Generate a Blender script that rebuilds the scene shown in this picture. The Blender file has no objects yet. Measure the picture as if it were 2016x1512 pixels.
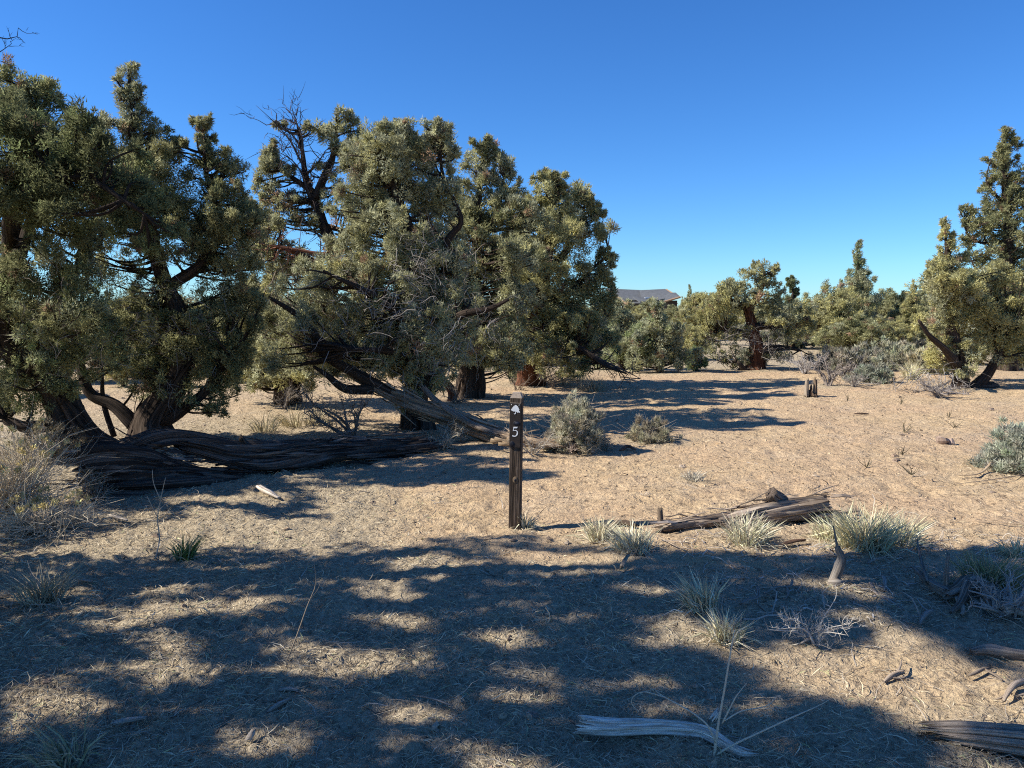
import bpy, math
import numpy as np
from mathutils import Vector

SC = bpy.context.scene
COL = SC.collection
R = math.radians
PI = math.pi

# ------------------------------------------------------------------ camera
CAM_H = 1.6
FPX = 1523.0                       # focal length in pixels of the 2016 px wide photograph
PITCH = math.atan((756 - 605) / FPX)
cam_d = bpy.data.cameras.new('camera')
cam = bpy.data.objects.new('camera', cam_d)
COL.objects.link(cam)
cam.location = (0, 0, CAM_H)
cam.rotation_euler = (PI / 2 - PITCH, 0, 0)
cam_d.sensor_width = 36.0
cam_d.lens = 36.0 * FPX / 2016.0
cam_d.clip_start = 0.05
cam_d.clip_end = 6000
SC.camera = cam

# ------------------------------------------------------------------ light
SUN_EL = R(39.0)
SUN_FWD = R(-4.0)                  # how far the sun stands in front of square-left
SDIR = np.array([-math.cos(SUN_EL) * math.cos(SUN_FWD), math.cos(SUN_EL) * math.sin(SUN_FWD), math.sin(SUN_EL)])
world = bpy.data.worlds.new('World')
SC.world = world
world.use_nodes = True
wn, wl = world.node_tree.nodes, world.node_tree.links
bg = wn['Background']
sky = wn.new('ShaderNodeTexSky')
sky.sky_type = 'NISHITA'
sky.sun_disc = False
sky.sun_elevation = SUN_EL
sky.sun_rotation = math.atan2(SDIR[0], SDIR[1])
sky.altitude = 1000
sky.air_density = 1.0
sky.dust_density = 0.15
sky.ozone_density = 2.6
hsv = wn.new('ShaderNodeHueSaturation')
hsv.inputs['Saturation'].default_value = 1.18
wl.new(sky.outputs[0], hsv.inputs['Color'])
tintn = wn.new('ShaderNodeMix')
tintn.data_type = 'RGBA'
tintn.blend_type = 'MULTIPLY'
tintn.inputs[0].default_value = 1.0
tintn.inputs[7].default_value = (0.37, 0.615, 0.885, 1)      # the camera's white balance on the clear sky
wl.new(hsv.outputs[0], tintn.inputs[6])
wl.new(tintn.outputs[2], bg.inputs['Color'])
bg.inputs['Strength'].default_value = 0.1
sun_d = bpy.data.lights.new('sun', 'SUN')
sun_d.energy = 4.5
sun_d.angle = R(0.53)
sun_d.color = (1.0, 0.94, 0.83)
sun = bpy.data.objects.new('sun', sun_d)
COL.objects.link(sun)
sun.rotation_euler = Vector(SDIR.tolist()).to_track_quat('Z', 'Y').to_euler()
SC.view_settings.view_transform = 'Standard'
SC.view_settings.look = 'None'
SC.view_settings.gamma = 1.0
SC.view_settings.use_curve_mapping = False
SC.view_settings.exposure = 1.0
SC.cycles.max_bounces = 5
SC.cycles.diffuse_bounces = 4
SC.cycles.glossy_bounces = 2
SC.cycles.transmission_bounces = 3
SC.cycles.use_denoising = False
SC.cycles.filter_width = 1.1

# ------------------------------------------------------------------ noise
def _hash(ix, iy, iz, seed):
    n = (ix.astype(np.int64) * 374761393 + iy.astype(np.int64) * 668265263 + iz.astype(np.int64) * 2147483647 + seed * 1274126177)
    n = (n ^ (n >> 13)) * 1274126177
    n = n & 0x7fffffff
    n = (n ^ (n >> 16)) & 0xffff
    return n.astype(np.float64) / 32767.5 - 1.0

def noise3(x, y, z, seed=0):
    x, y, z = np.broadcast_arrays(np.asarray(x, float), np.asarray(y, float), np.asarray(z, float))
    fx, fy, fz = np.floor(x), np.floor(y), np.floor(z)
    tx, ty, tz = x - fx, y - fy, z - fz
    tx, ty, tz = (t * t * (3 - 2 * t) for t in (tx, ty, tz))
    ix, iy, iz = fx.astype(int), fy.astype(int), fz.astype(int)
    out = 0
    for a in (0, 1):
        wa = tx if a else 1 - tx
        for b in (0, 1):
            wb = ty if b else 1 - ty
            for c in (0, 1):
                wc = tz if c else 1 - tz
                out = out + wa * wb * wc * _hash(ix + a, iy + b, iz + c, seed)
    return out

def noise2(x, y, seed=0):
    x, y = np.broadcast_arrays(np.asarray(x, float), np.asarray(y, float))
    fx, fy = np.floor(x), np.floor(y)
    tx, ty = x - fx, y - fy
    tx, ty = (t * t * (3 - 2 * t) for t in (tx, ty))
    ix, iy = fx.astype(int), fy.astype(int)
    z = np.zeros_like(ix)
    out = 0
    for a in (0, 1):
        wa = tx if a else 1 - tx
        for b in (0, 1):
            wb = ty if b else 1 - ty
            out = out + wa * wb * _hash(ix + a, iy + b, z, seed)
    return out

# ------------------------------------------------------------------ photo measurements -> world
_cp, _sp = math.cos(PITCH), math.sin(PITCH)

def ray(px, py):
    a, b = (px - 1008) / FPX, (756 - py) / FPX
    return np.array([a, _cp + b * _sp, -_sp + b * _cp])

def ground_h(x, y):
    h = 0.05 * noise2(x * 0.22, y * 0.22, 1) + 0.03 * noise2(x * 0.7, y * 0.7, 2)
    return h * np.clip(np.hypot(x, y) / 4.0, 0.2, 1)

def G(px, py):
    """the point of the ground seen at a pixel"""
    d = ray(px, py)
    t = CAM_H / max(1e-3, -d[2])
    for _ in range(4):
        p = d * t
        h = float(ground_h(p[0], p[1]))
        t = (CAM_H - h) / max(1e-3, -d[2])
    p = d * t
    return np.array([p[0], p[1], h])

def P(px, py, Y):
    d = ray(px, py)
    p = d * (Y / d[1])
    return np.array([p[0], p[1], p[2] + CAM_H])

def to_px(pts):
    q = pts - np.array([0, 0, CAM_H])
    fwd = q[:, 1] * _cp - q[:, 2] * _sp
    up = q[:, 1] * _sp + q[:, 2] * _cp
    f = np.maximum(fwd, 1e-3)
    return 1008 + q[:, 0] / f * FPX, 756 - up / f * FPX, fwd

# ------------------------------------------------------------------ mesh building
class MB:
    def __init__(self):
        self.v, self.t, self.n, self.tri, self.quad, self.fib = [], [], 0, [], [], []

    def add(self, v, tri=None, quad=None, tint=(0.5, 0.5, 0.5), fib=None):
        v = np.asarray(v, float).reshape(-1, 3)
        k = len(v)
        tint = np.asarray(tint, float)
        if tint.ndim == 1:
            tint = np.tile(tint[:3], (k, 1))
        self.v.append(v)
        self.t.append(tint)
        self.fib.append(np.zeros((k, 3)) if fib is None else np.asarray(fib, float))
        if tri is not None and len(tri):
            self.tri.append(np.asarray(tri, int) + self.n)
        if quad is not None and len(quad):
            self.quad.append(np.asarray(quad, int) + self.n)
        self.n += k

    def build(self, name, mat, parent=None, smooth=False, origin=None, kind=None):
        if self.n == 0:
            return None
        v = np.concatenate(self.v)
        if origin is not None:
            v = v - np.asarray(origin)
        tint = np.concatenate(self.t)
        fib = np.concatenate(self.fib)
        tri = np.concatenate(self.tri) if self.tri else np.zeros((0, 3), int)
        quad = np.concatenate(self.quad) if self.quad else np.zeros((0, 4), int)
        me = bpy.data.meshes.new(name)
        me.vertices.add(len(v))
        me.vertices.foreach_set('co', v.astype(np.float32).ravel())
        nl = tri.size + quad.size
        me.loops.add(nl)
        me.loops.foreach_set('vertex_index', np.concatenate([tri.ravel(), quad.ravel()]).astype(np.int32))
        me.polygons.add(len(tri) + len(quad))
        st = np.concatenate([np.arange(len(tri)) * 3, tri.size + np.arange(len(quad)) * 4]).astype(np.int32)
        me.polygons.foreach_set('loop_start', st)
        me.polygons.foreach_set('use_smooth', np.full(len(st), bool(smooth)))
        me.update(calc_edges=True)
        a = me.attributes.new('tint', 'FLOAT_COLOR', 'POINT')
        a.data.foreach_set('color', np.concatenate([tint, np.ones((len(v), 1))], 1).astype(np.float32).ravel())
        if np.any(fib):
            a = me.attributes.new('fibre', 'FLOAT_VECTOR', 'POINT')
            a.data.foreach_set('vector', fib.astype(np.float32).ravel())
        me.materials.append(mat)
        o = bpy.data.objects.new(name, me)
        COL.objects.link(o)
        if parent is not None:
            o.parent = parent
        if kind:
            o['kind'] = kind
        return o

def thing(name, label, cat, loc, group=None):
    o = bpy.data.objects.new(name, None)
    COL.objects.link(o)
    o.location = [float(c) for c in loc]
    o.empty_display_size = 0.1
    tag(o, label, cat, group)
    return o

def tag(o, label, cat, group=None):
    o['label'] = label
    o['category'] = cat
    if group:
        o['group'] = group
    return o

def smooth_path(pts, step=0.05, nmin=6):
    p = np.asarray(pts, float)
    if len(p) == 2:
        n = max(nmin, int(np.linalg.norm(p[1] - p[0]) / step))
        return p[0] + (p[1] - p[0]) * np.linspace(0, 1, n)[:, None]
    e = np.concatenate([[2 * p[0] - p[1]], p, [2 * p[-1] - p[-2]]])
    out = []
    for i in range(len(p) - 1):
        a, b, c, d = e[i:i + 4]
        n = max(3, int(np.linalg.norm(c - b) / step))
        t = np.linspace(0, 1, n, endpoint=False)[:, None]
        out.append(0.5 * (2 * b + (c - a) * t + (2 * a - 5 * b + 4 * c - d) * t ** 2 + (3 * b - a - 3 * c + d) * t ** 3))
    out.append(p[-1:])
    return np.concatenate(out)

def unit(v):
    return v / np.maximum(np.linalg.norm(v, axis=-1, keepdims=True), 1e-9)

def tube(mb, pts, rad, ns=8, step=0.05, ridge=0.0, rfreq=2.5, twist=0.0, jag=0.0, seed=0, tint=(0.5, 0.5, 0.5),
         wob=0.0, flat=1.0, caps=True, sm=True, jag2=None, vfreq=1.2, flare=0.0):
    """a tapered limb along a path; ridge: lengthwise fibre relief, jag: splintered ends"""
    c = smooth_path(pts, step) if sm else np.asarray(pts, float)
    n = len(c)
    L = np.concatenate([[0], np.cumsum(np.linalg.norm(np.diff(c, axis=0), axis=1))])
    if wob:
        for k in range(3):
            c[:, k] += wob * noise2(L * 2.2, k * 7.3 + seed, 5) * np.minimum(1, L / 0.2)
        L = np.concatenate([[0], np.cumsum(np.linalg.norm(np.diff(c, axis=0), axis=1))])
    rad = np.atleast_1d(np.asarray(rad, float))
    if len(rad) == 1:
        rad = np.array([rad[0], rad[0]])
    rr = np.interp(L / max(L[-1], 1e-6), np.linspace(0, 1, len(rad)), rad)
    T = unit(np.gradient(c, axis=0))
    ref = np.array([0.13, 0.21, 0.97]) if abs(T[0, 2]) < 0.9 else np.array([0.97, 0.2, 0.1])
    N = np.zeros_like(c)
    x = np.cross(ref, T[0]); x /= np.linalg.norm(x)
    for i in range(n):
        x = x - T[i] * np.dot(x, T[i])
        x /= max(np.linalg.norm(x), 1e-9)
        N[i] = x
    B = np.cross(T, N)
    th = np.linspace(0, 2 * PI, ns, endpoint=False)
    s0 = np.zeros(ns); s1 = np.full(ns, L[-1])
    if jag:
        s0 = np.abs(noise2(np.cos(th) * 2.3 + 11 + seed, np.sin(th) * 2.3, seed + 3)) * jag + (np.arange(ns) % 3 == 0) * jag * 0.35
        j2 = jag if jag2 is None else jag2
        s1 = L[-1] - np.abs(noise2(np.cos(th) * 2.3 + 5 + seed, np.sin(th) * 2.3, seed + 4)) * j2 - (np.arange(ns) % 4 == 1) * j2 * 0.3
    tt = np.linspace(0, 1, n)[:, None]
    S = L[-1] * tt + s0[None] * (1 - tt) ** 4 + (s1 - L[-1])[None] * tt ** 4
    def ip(a):
        return np.stack([np.interp(S, L, a[:, k]) for k in range(3)], -1)
    C, NN, BB = ip(c), ip(N), ip(B)
    RRm = np.interp(S, L, rr)
    tw = th[None] + twist * S
    if ridge:
        q = noise3(np.cos(tw) * rfreq, np.sin(tw) * rfreq, S * vfreq + seed * 3.1, seed)
        m2 = 2.2 if ns >= 60 else (1.6 if ns >= 34 else 1.25)
        q2 = noise3(np.cos(tw) * rfreq * m2, np.sin(tw) * rfreq * m2, S * vfreq * 2.5 + seed * 1.7, seed + 9)
        q3 = noise3(np.cos(tw) * rfreq * 1.5 + 7, np.sin(tw) * rfreq * 1.5, S * vfreq * 0.9 + seed * 2.3, seed + 17)
        RRm = RRm * (1 + ridge * (q + 0.6 * q2)) * (1 - 1.1 * ridge * np.clip((q3 - 0.28) * 3.5, 0, 1))
    if flare:
        lobe = 0.5 + 0.5 * np.cos(th[None] * 4 + seed + 0.8 * np.sin(2 * th[None] + seed))
        RRm = RRm * (1 + flare * np.exp(-np.maximum(S - 0.08, 0) / 0.16) * (0.15 + lobe ** 2))
    V = C + RRm[..., None] * (np.cos(th)[None, :, None] * NN + np.sin(th)[None, :, None] * BB * flat)
    fib = np.stack([np.cos(tw) , np.sin(tw), S + seed * 0.37], -1)
    idx = np.arange(n * ns).reshape(n, ns)
    a, b = idx[:-1], np.roll(idx[:-1], -1, 1)
    d, e = idx[1:], np.roll(idx[1:], -1, 1)
    quads = np.stack([a, b, e, d], -1).reshape(-1, 4)
    V = V.reshape(-1, 3); fib = fib.reshape(-1, 3)
    tris = None
    if caps:
        c0 = np.interp(s0.mean() + 0.15 * jag, L, c[:, 0]), np.interp(s0.mean() + 0.15 * jag, L, c[:, 1]), np.interp(s0.mean() + 0.15 * jag, L, c[:, 2])
        e1 = s1.mean() - 0.15 * jag
        c1 = np.interp(e1, L, c[:, 0]), np.interp(e1, L, c[:, 1]), np.interp(e1, L, c[:, 2])
        V = np.concatenate([V, [c0], [c1]])
        fib = np.concatenate([fib, [[0, 0, 0.1]], [[0, 0, 0.2]]])
        k0, k1 = n * ns, n * ns + 1
        r0, r1 = idx[0], idx[-1]
        tris = np.concatenate([np.stack([np.roll(r0, -1), r0, np.full(ns, k0)], 1), np.stack([r1, np.roll(r1, -1), np.full(ns, k1)], 1)])
    mb.add(V, tris, quads, tint, fib)
    return c

def rdir(rng, n):
    return unit(rng.normal(size=(n, 3)))

def thin_tubes(mb, A, Bp, r, rng, tint, bend=0.15, nseg=3):
    """many thin twigs at once: three-sided, slightly bent, from A to Bp"""
    A = np.asarray(A, float); Bp = np.asarray(Bp, float)
    n = len(A)
    if n == 0:
        return
    d = Bp - A
    Ln = np.linalg.norm(d, axis=1, keepdims=True)
    T = unit(d)
    ref = rdir(rng, n)
    N = unit(np.cross(T, ref)); B = np.cross(T, N)
    r = np.broadcast_to(np.asarray(r, float), (n,))[:, None]
    bow = N * Ln * bend * rng.normal(size=(n, 1))
    rings = []
    for k in range(nseg + 1):
        t = k / nseg
        c = A + d * t + bow * math.sin(PI * t) + B * Ln * bend * 0.5 * math.sin(2 * PI * t) * rng.normal(size=(n, 1)) * 0.7
        rk = r * (1 - 0.75 * t)
        for j in range(3):
            a = 2 * PI * j / 3
            rings.append(c + rk * (math.cos(a) * N + math.sin(a) * B))
    V = np.stack(rings, 1)                       # n, (nseg+1)*3, 3
    m = (nseg + 1) * 3
    q = []
    for k in range(nseg):
        for j in range(3):
            q.append([k * 3 + j, k * 3 + (j + 1) % 3, k * 3 + 3 + (j + 1) % 3, k * 3 + 3 + j])
    q = np.array(q)[None] + (np.arange(n) * m)[:, None, None]
    tint = np.asarray(tint, float)
    if tint.ndim == 2:
        tint = np.repeat(tint, m, 0)
    mb.add(V.reshape(-1, 3), None, q.reshape(-1, 4), tint)

def sprigs(mb, cen, out, n, rad, ln, wd, tint, rng, up=0.25, spread=0.8, tight=0.9):
    """needle sprays: n narrow leaf-sized triangles round every puff centre"""
    m = len(cen)
    if m == 0:
        return
    c = np.repeat(cen, n, 0)
    o = np.repeat(out, n, 0)
    tn = np.repeat(tint, n, 0)
    rad = np.repeat(np.broadcast_to(np.asarray(rad, float), (m,)), n)[:, None]
    loc = rdir(rng, m * n)
    base = c + loc * rad * (rng.random((m * n, 1)) ** 0.5) * tight
    d = unit(loc * spread + o * 0.5 + rng.normal(size=(m * n, 3)) * 0.55 + np.array([0, 0, up]))
    l = ln * (0.55 + 0.9 * rng.random((m * n, 1)))
    w = wd * (0.6 + 0.8 * rng.random((m * n, 1)))
    side = unit(np.cross(d, rdir(rng, m * n)))
    V = np.stack([base - side * w * 0.5, base + side * w * 0.5, base + d * l], 1).reshape(-1, 3)
    tn = tn * (1 + 0.25 * rng.normal(size=(m * n, 1)))
    tn = np.clip(np.repeat(tn, 3, 0), 0.004, 0.9)
    mb.add(V, np.arange(m * n * 3).reshape(-1, 3), None, tn)

# ------------------------------------------------------------------ materials
def new_mat(name):
    m = bpy.data.materials.new(name)
    m.use_nodes = True
    nt = m.node_tree
    for n in list(nt.nodes):
        nt.nodes.remove(n)
    out = nt.nodes.new('ShaderNodeOutputMaterial')
    return m, nt, out

def nd(nt, kind, **kw):
    n = nt.nodes.new(kind)
    for k, v in kw.items():
        if k in n.inputs:
            n.inputs[k].default_value = v
        else:
            setattr(n, k, v)
    return n

def attr(nt, name):
    return nd(nt, 'ShaderNodeAttribute', attribute_name=name)

def ramp(nt, fac, stops):
    r = nt.nodes.new('ShaderNodeValToRGB')
    el = r.color_ramp.elements
    while len(el) < len(stops):
        el.new(0.5)
    for e, (p, c) in zip(el, stops):
        e.position = p
        e.color = (*c, 1) if len(c) == 3 else c
    nt.links.new(fac, r.inputs[0])
    return r

def mix(nt, fac, a, b, blend='MIX'):
    m = nd(nt, 'ShaderNodeMix', data_type='RGBA', blend_type=blend)
    def put(sock, v):
        if hasattr(v, 'is_linked') or hasattr(v, 'links'):
            nt.links.new(v, sock)
        elif isinstance(v, (int, float)):
            sock.default_value = v
        else:
            sock.default_value = (*v, 1)
    put(m.inputs[0], fac); put(m.inputs[6], a); put(m.inputs[7], b)
    return m.outputs[2]

def leaf_mat(name, trans=0.22):
    m, nt, out = new_mat(name)
    a = attr(nt, 'tint')
    d = nd(nt, 'ShaderNodeBsdfDiffuse')
    t = nd(nt, 'ShaderNodeBsdfTranslucent')
    nt.links.new(a.outputs['Color'], d.inputs['Color'])
    nt.links.new(a.outputs['Color'], t.inputs['Color'])
    mx = nd(nt, 'ShaderNodeMixShader')
    mx.inputs[0].default_value = trans
    nt.links.new(d.outputs[0], mx.inputs[1]); nt.links.new(t.outputs[0], mx.inputs[2])
    nt.links.new(mx.outputs[0], out.inputs[0])
    return m

def fibre_mat(name, stops, scale=5.0, stretch=0.25, bump=0.6, dist=0.012, rough=0.95, tintmix=0.0, fine=3.2, stain=0.0):
    """stringy wood or bark: colour and relief run along the 'fibre' coordinates"""
    m, nt, out = new_mat(name)
    f = attr(nt, 'fibre')
    mp = nd(nt, 'ShaderNodeMapping')
    mp.inputs['Scale'].default_value = (scale, scale, scale * stretch)
    nt.links.new(f.outputs['Vector'], mp.inputs['Vector'])
    n1 = nd(nt, 'ShaderNodeTexNoise', Scale=1.0, Detail=4.0, Roughness=0.65, Distortion=0.3)
    nt.links.new(mp.outputs[0], n1.inputs['Vector'])
    n2 = nd(nt, 'ShaderNodeTexNoise', Scale=fine, Detail=3.0, Roughness=0.6)
    nt.links.new(mp.outputs[0], n2.inputs['Vector'])
    ad = nd(nt, 'ShaderNodeMath', operation='MULTIPLY_ADD')
    nt.links.new(n2.outputs['Fac'], ad.inputs[0]); ad.inputs[1].default_value = 0.6
    nt.links.new(n1.outputs['Fac'], ad.inputs[2])
    sb = nd(nt, 'ShaderNodeMath', operation='SUBTRACT'); sb.inputs[1].default_value = 0.3
    nt.links.new(ad.outputs[0], sb.inputs[0])
    cr = ramp(nt, sb.outputs[0], stops)
    col = cr.outputs[0]
    if stain:
        sm_ = nd(nt, 'ShaderNodeMapping')
        sm_.inputs['Scale'].default_value = (1.3, 1.3, 4.0)
        nt.links.new(f.outputs['Vector'], sm_.inputs['Vector'])
        sn = nd(nt, 'ShaderNodeTexNoise', Scale=1.6, Detail=5.0, Roughness=0.65)
        nt.links.new(sm_.outputs[0], sn.inputs['Vector'])
        col = mix(nt, ramp(nt, sn.outputs['Fac'], [(0.42, (0, 0, 0)), (0.66, (stain, stain, stain))]).outputs[0], col, (0.10, 0.072, 0.05))
    if tintmix:
        a = attr(nt, 'tint')
        sc = mix(nt, 1.0, col, a.outputs['Color'], 'MULTIPLY')
        g = nd(nt, 'ShaderNodeMix', data_type='RGBA', blend_type='MULTIPLY')
        g.inputs[0].default_value = 1.0
        nt.links.new(sc, g.inputs[6]); g.inputs[7].default_value = (2, 2, 2, 1)
        col = g.outputs[2]
    b = nd(nt, 'ShaderNodeBsdfPrincipled', Roughness=rough)
    b.inputs['Specular IOR Level'].default_value = 0.15
    nt.links.new(col, b.inputs['Base Color'])
    bp = nd(nt, 'ShaderNodeBump', Strength=bump, Distance=dist)
    nt.links.new(sb.outputs[0], bp.inputs['Height'])
    nt.links.new(bp.outputs[0], b.inputs['Normal'])
    nt.links.new(b.outputs[0], out.inputs[0])
    return m

def plain(name, col, rough=0.8, nscale=None, var=0.25, bump=0.0, metal=0.0):
    m, nt, out = new_mat(name)
    b = nd(nt, 'ShaderNodeBsdfPrincipled', Roughness=rough, Metallic=metal)
    b.inputs['Base Color'].default_value = (*col, 1)
    b.inputs['Specular IOR Level'].default_value = 0.25
    if nscale:
        tc = nd(nt, 'ShaderNodeTexCoord')
        n = nd(nt, 'ShaderNodeTexNoise', Scale=nscale, Detail=5.0, Roughness=0.65)
        nt.links.new(tc.outputs['Object'], n.inputs['Vector'])
        r = ramp(nt, n.outputs['Fac'], [(0.3, [c * (1 - var) for c in col]), (0.7, [min(1, c * (1 + var)) for c in col])])
        nt.links.new(r.outputs[0], b.inputs['Base Color'])
        if bump:
            bp = nd(nt, 'ShaderNodeBump', Strength=0.7, Distance=bump)
            nt.links.new(n.outputs['Fac'], bp.inputs['Height'])
            nt.links.new(bp.outputs[0], b.inputs['Normal'])
    nt.links.new(b.outputs[0], out.inputs[0])
    return m

M_LEAF = leaf_mat('juniper foliage', 0.42)
M_DRY = leaf_mat('dry stems', 0.12)
M_BARK = fibre_mat('juniper bark', [(0.25, (0.012, 0.009, 0.007)), (0.5, (0.05, 0.036, 0.027)), (0.68, (0.10, 0.072, 0.056)), (0.85, (0.18, 0.145, 0.12))], 5.0, 0.22, 0.9, 0.02)
M_REDBARK = fibre_mat('red juniper bark', [(0.25, (0.02, 0.008, 0.005)), (0.5, (0.10, 0.042, 0.024)), (0.75, (0.22, 0.10, 0.055))], 5.0, 0.22, 0.9, 0.02)
M_GREY = fibre_mat('weathered grey wood', [(0.24, (0.05, 0.04, 0.032)), (0.42, (0.27, 0.225, 0.18)), (0.6, (0.46, 0.40, 0.335)), (0.85, (0.62, 0.56, 0.49))], 6.0, 0.16, 1.0, 0.014, tintmix=1.0, stain=0.35)
M_ROT = fibre_mat('dark rotten wood', [(0.28, (0.008, 0.006, 0.006)), (0.48, (0.05, 0.04, 0.035)), (0.66, (0.16, 0.135, 0.118)), (0.85, (0.32, 0.285, 0.26))], 6.0, 0.14, 1.0, 0.02)
M_POST = fibre_mat('post wood', [(0.28, (0.012, 0.009, 0.006)), (0.5, (0.06, 0.042, 0.03)), (0.72, (0.19, 0.14, 0.105))], 48.0, 0.04, 1.0, 0.005, stain=0.0)
M_PANEL = plain('dark brown stained plate', (0.034, 0.024, 0.019), 0.55, 30.0, 0.3, 0.0008)
M_CAP = plain('sun bleached post end grain', (0.30, 0.24, 0.19), 0.9, 60.0, 0.35, 0.002)
M_WHITE = plain('white vinyl', (0.80, 0.80, 0.80), 0.5)
M_STEEL = plain('screw steel', (0.45, 0.44, 0.42), 0.45, metal=0.8)
M_KNOT = plain('knot wood', (0.012, 0.012, 0.018), 0.45, 80.0, 0.5, 0.001)
M_ROCK = plain('rust stained rock', (0.27, 0.2, 0.16), 0.9, 14.0, 0.4, 0.01)

M_STICK = fibre_mat('bleached dead wood', [(0.22, (0.08, 0.066, 0.054)), (0.4, (0.34, 0.295, 0.25)), (0.6, (0.50, 0.45, 0.39)), (0.85, (0.64, 0.59, 0.53))], 3.2, 0.2, 0.9, 0.005, tintmix=1.0, fine=2.6, stain=0.75)

def ground_material():
    m, nt, out = new_mat('dry sandy soil')
    L = nt.links.new
    tc = nd(nt, 'ShaderNodeTexCoord')
    lit = attr(nt, 'tint')           # red channel: how much litter lies here
    sep = nd(nt, 'ShaderNodeSeparateColor'); L(lit.outputs['Color'], sep.inputs[0])
    def nz(scale, detail=5.0, rough=0.6, dist=0.0, vec=None):
        n = nd(nt, 'ShaderNodeTexNoise', Scale=scale, Detail=detail, Roughness=rough, Distortion=dist)
        L(vec or tc.outputs['Object'], n.inputs['Vector'])
        return n.outputs['Fac']
    big, mid, fine = nz(0.5), nz(3.0, 6.0), nz(26.0, 6.0, 0.7)
    speck = nz(15.0, 3.0, 0.6, 0.8)
    base = ramp(nt, mid, [(0.3, (0.44, 0.32, 0.186)), (0.5, (0.545, 0.407, 0.242)), (0.7, (0.625, 0.473, 0.296))]).outputs[0]
    base = mix(nt, ramp(nt, big, [(0.38, (0, 0, 0)), (0.62, (0.8, 0.8, 0.8))]).outputs[0], base, (0.505, 0.36, 0.23))
    base = mix(nt, ramp(nt, nz(1.3, 5.0, 0.7, 0.6), [(0.5, (0, 0, 0)), (0.7, (0.6, 0.6, 0.6))]).outputs[0], base, (0.50, 0.405, 0.29))
    base = mix(nt, ramp(nt, fine, [(0.35, (0.6, 0.6, 0.6)), (0.55, (0, 0, 0))]).outputs[0], base, (0.36, 0.245, 0.155))
    base = mix(nt, ramp(nt, speck, [(0.58, (0, 0, 0)), (0.66, (0.75, 0.75, 0.75))]).outputs[0], base, (0.15, 0.105, 0.07))
    litter = ramp(nt, nz(38.0, 5.0, 0.75), [(0.3, (0.2, 0.155, 0.105)), (0.5, (0.40, 0.325, 0.22)), (0.72, (0.58, 0.48, 0.34))]).outputs[0]
    lf = nd(nt, 'ShaderNodeMath', operation='MULTIPLY_ADD', use_clamp=True)
    L(sep.outputs[0], lf.inputs[0]); lf.inputs[1].default_value = 1.5
    sub = nd(nt, 'ShaderNodeMath', operation='SUBTRACT'); L(nz(5.0, 6.0, 0.7), sub.inputs[0]); sub.inputs[1].default_value = 0.72
    L(sub.outputs[0], lf.inputs[2])
    col = mix(nt, lf.outputs[0], base, litter)
    b = nd(nt, 'ShaderNodeBsdfPrincipled', Roughness=1.0)
    b.inputs['Specular IOR Level'].default_value = 0.05
    L(col, b.inputs['Base Color'])
    ad = nd(nt, 'ShaderNodeMath', operation='MULTIPLY_ADD')
    L(fine, ad.inputs[0]); ad.inputs[1].default_value = 0.5
    L(nz(8.0, 5.0, 0.65, 0.5), ad.inputs[2])
    bp = nd(nt, 'ShaderNodeBump', Strength=1.0, Distance=0.07)
    L(ad.outputs[0], bp.inputs['Height'])
    L(bp.outputs[0], b.inputs['Normal'])
    L(b.outputs[0], out.inputs[0])
    return m

# ------------------------------------------------------------------ ground: one sheet to the horizon
def sstep(x, a, b):
    t = np.clip((x - a) / (b - a), 0, 1)
    return t * t * (3 - 2 * t)

FEET = [tuple(G(px, py)[:2]) + (r,) for px, py, r in ((568, 792, .9), (918, 780, .8), (1045, 757, .9), (820, 842, .8), (1487, 727, 1.2), (1893, 763, .8), (1300, 733, 1.0), (1225, 728, .9), (292, 868, .9), (175, 893, .9))]

MATS = [tuple(G(px, py)[:2]) + (r,) for px, py, r in ((1700, 1078, .45), (1632, 1062, .3), (1470, 1068, .35), (1248, 1085, .35), (1180, 1060, .3), (1945, 1165, .4), (1135, 885, .55), (1282, 868, .5), (2010, 925, .5), (1365, 945, .2), (1716, 752, .6), (1632, 760, .7), (1590, 780, .3), (1000, 880, .6), (1036, 1040, .2))]

def litter_at(x, y):
    """share of dry grass and needle litter: the near strip, the left side and under the trees"""
    n = 0.5 * noise2(x * 0.8, y * 0.8, 21) + 0.3 * noise2(x * 2.3, y * 2.3, 22)
    mats = np.zeros_like(np.asarray(x, float) + 0)
    for fx, fy, fr in MATS:
        mats = np.maximum(mats, np.exp(-(((x - fx) / fr) ** 2 + ((y - fy) / fr) ** 2) * 1.3))
    near = 1 - sstep(y + 0.18 * x * (x > 0) + n * 0.7, 4.3, 5.5)
    left = (1 - sstep(x + 0.22 * (y - 5) + n * 1.1, -1.4, 0.5)) * (1 - sstep(y, 9, 13) * 0.55)
    far = sstep(y, 17.5, 21) * 0.9
    bare = np.exp(-(((x - 1.9) / 1.1) ** 2 + ((y - 3.25) / 0.45) ** 2)) * 0.75
    log = np.exp(-(((x - 2.2) / 1.6) ** 2 + ((y - 5.3) / 0.45) ** 2)) * 0.45
    feet = np.zeros_like(np.asarray(x, float) + 0)
    for fx, fy, fr in FEET:
        feet = np.maximum(feet, np.exp(-(((x - fx) / fr) ** 2 + ((y - fy) / fr) ** 2) * 1.4))
    return np.clip(np.maximum.reduce([near - bare, left * 0.85, far, log, feet * 0.9, mats * 0.8]), 0, 1)

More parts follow.
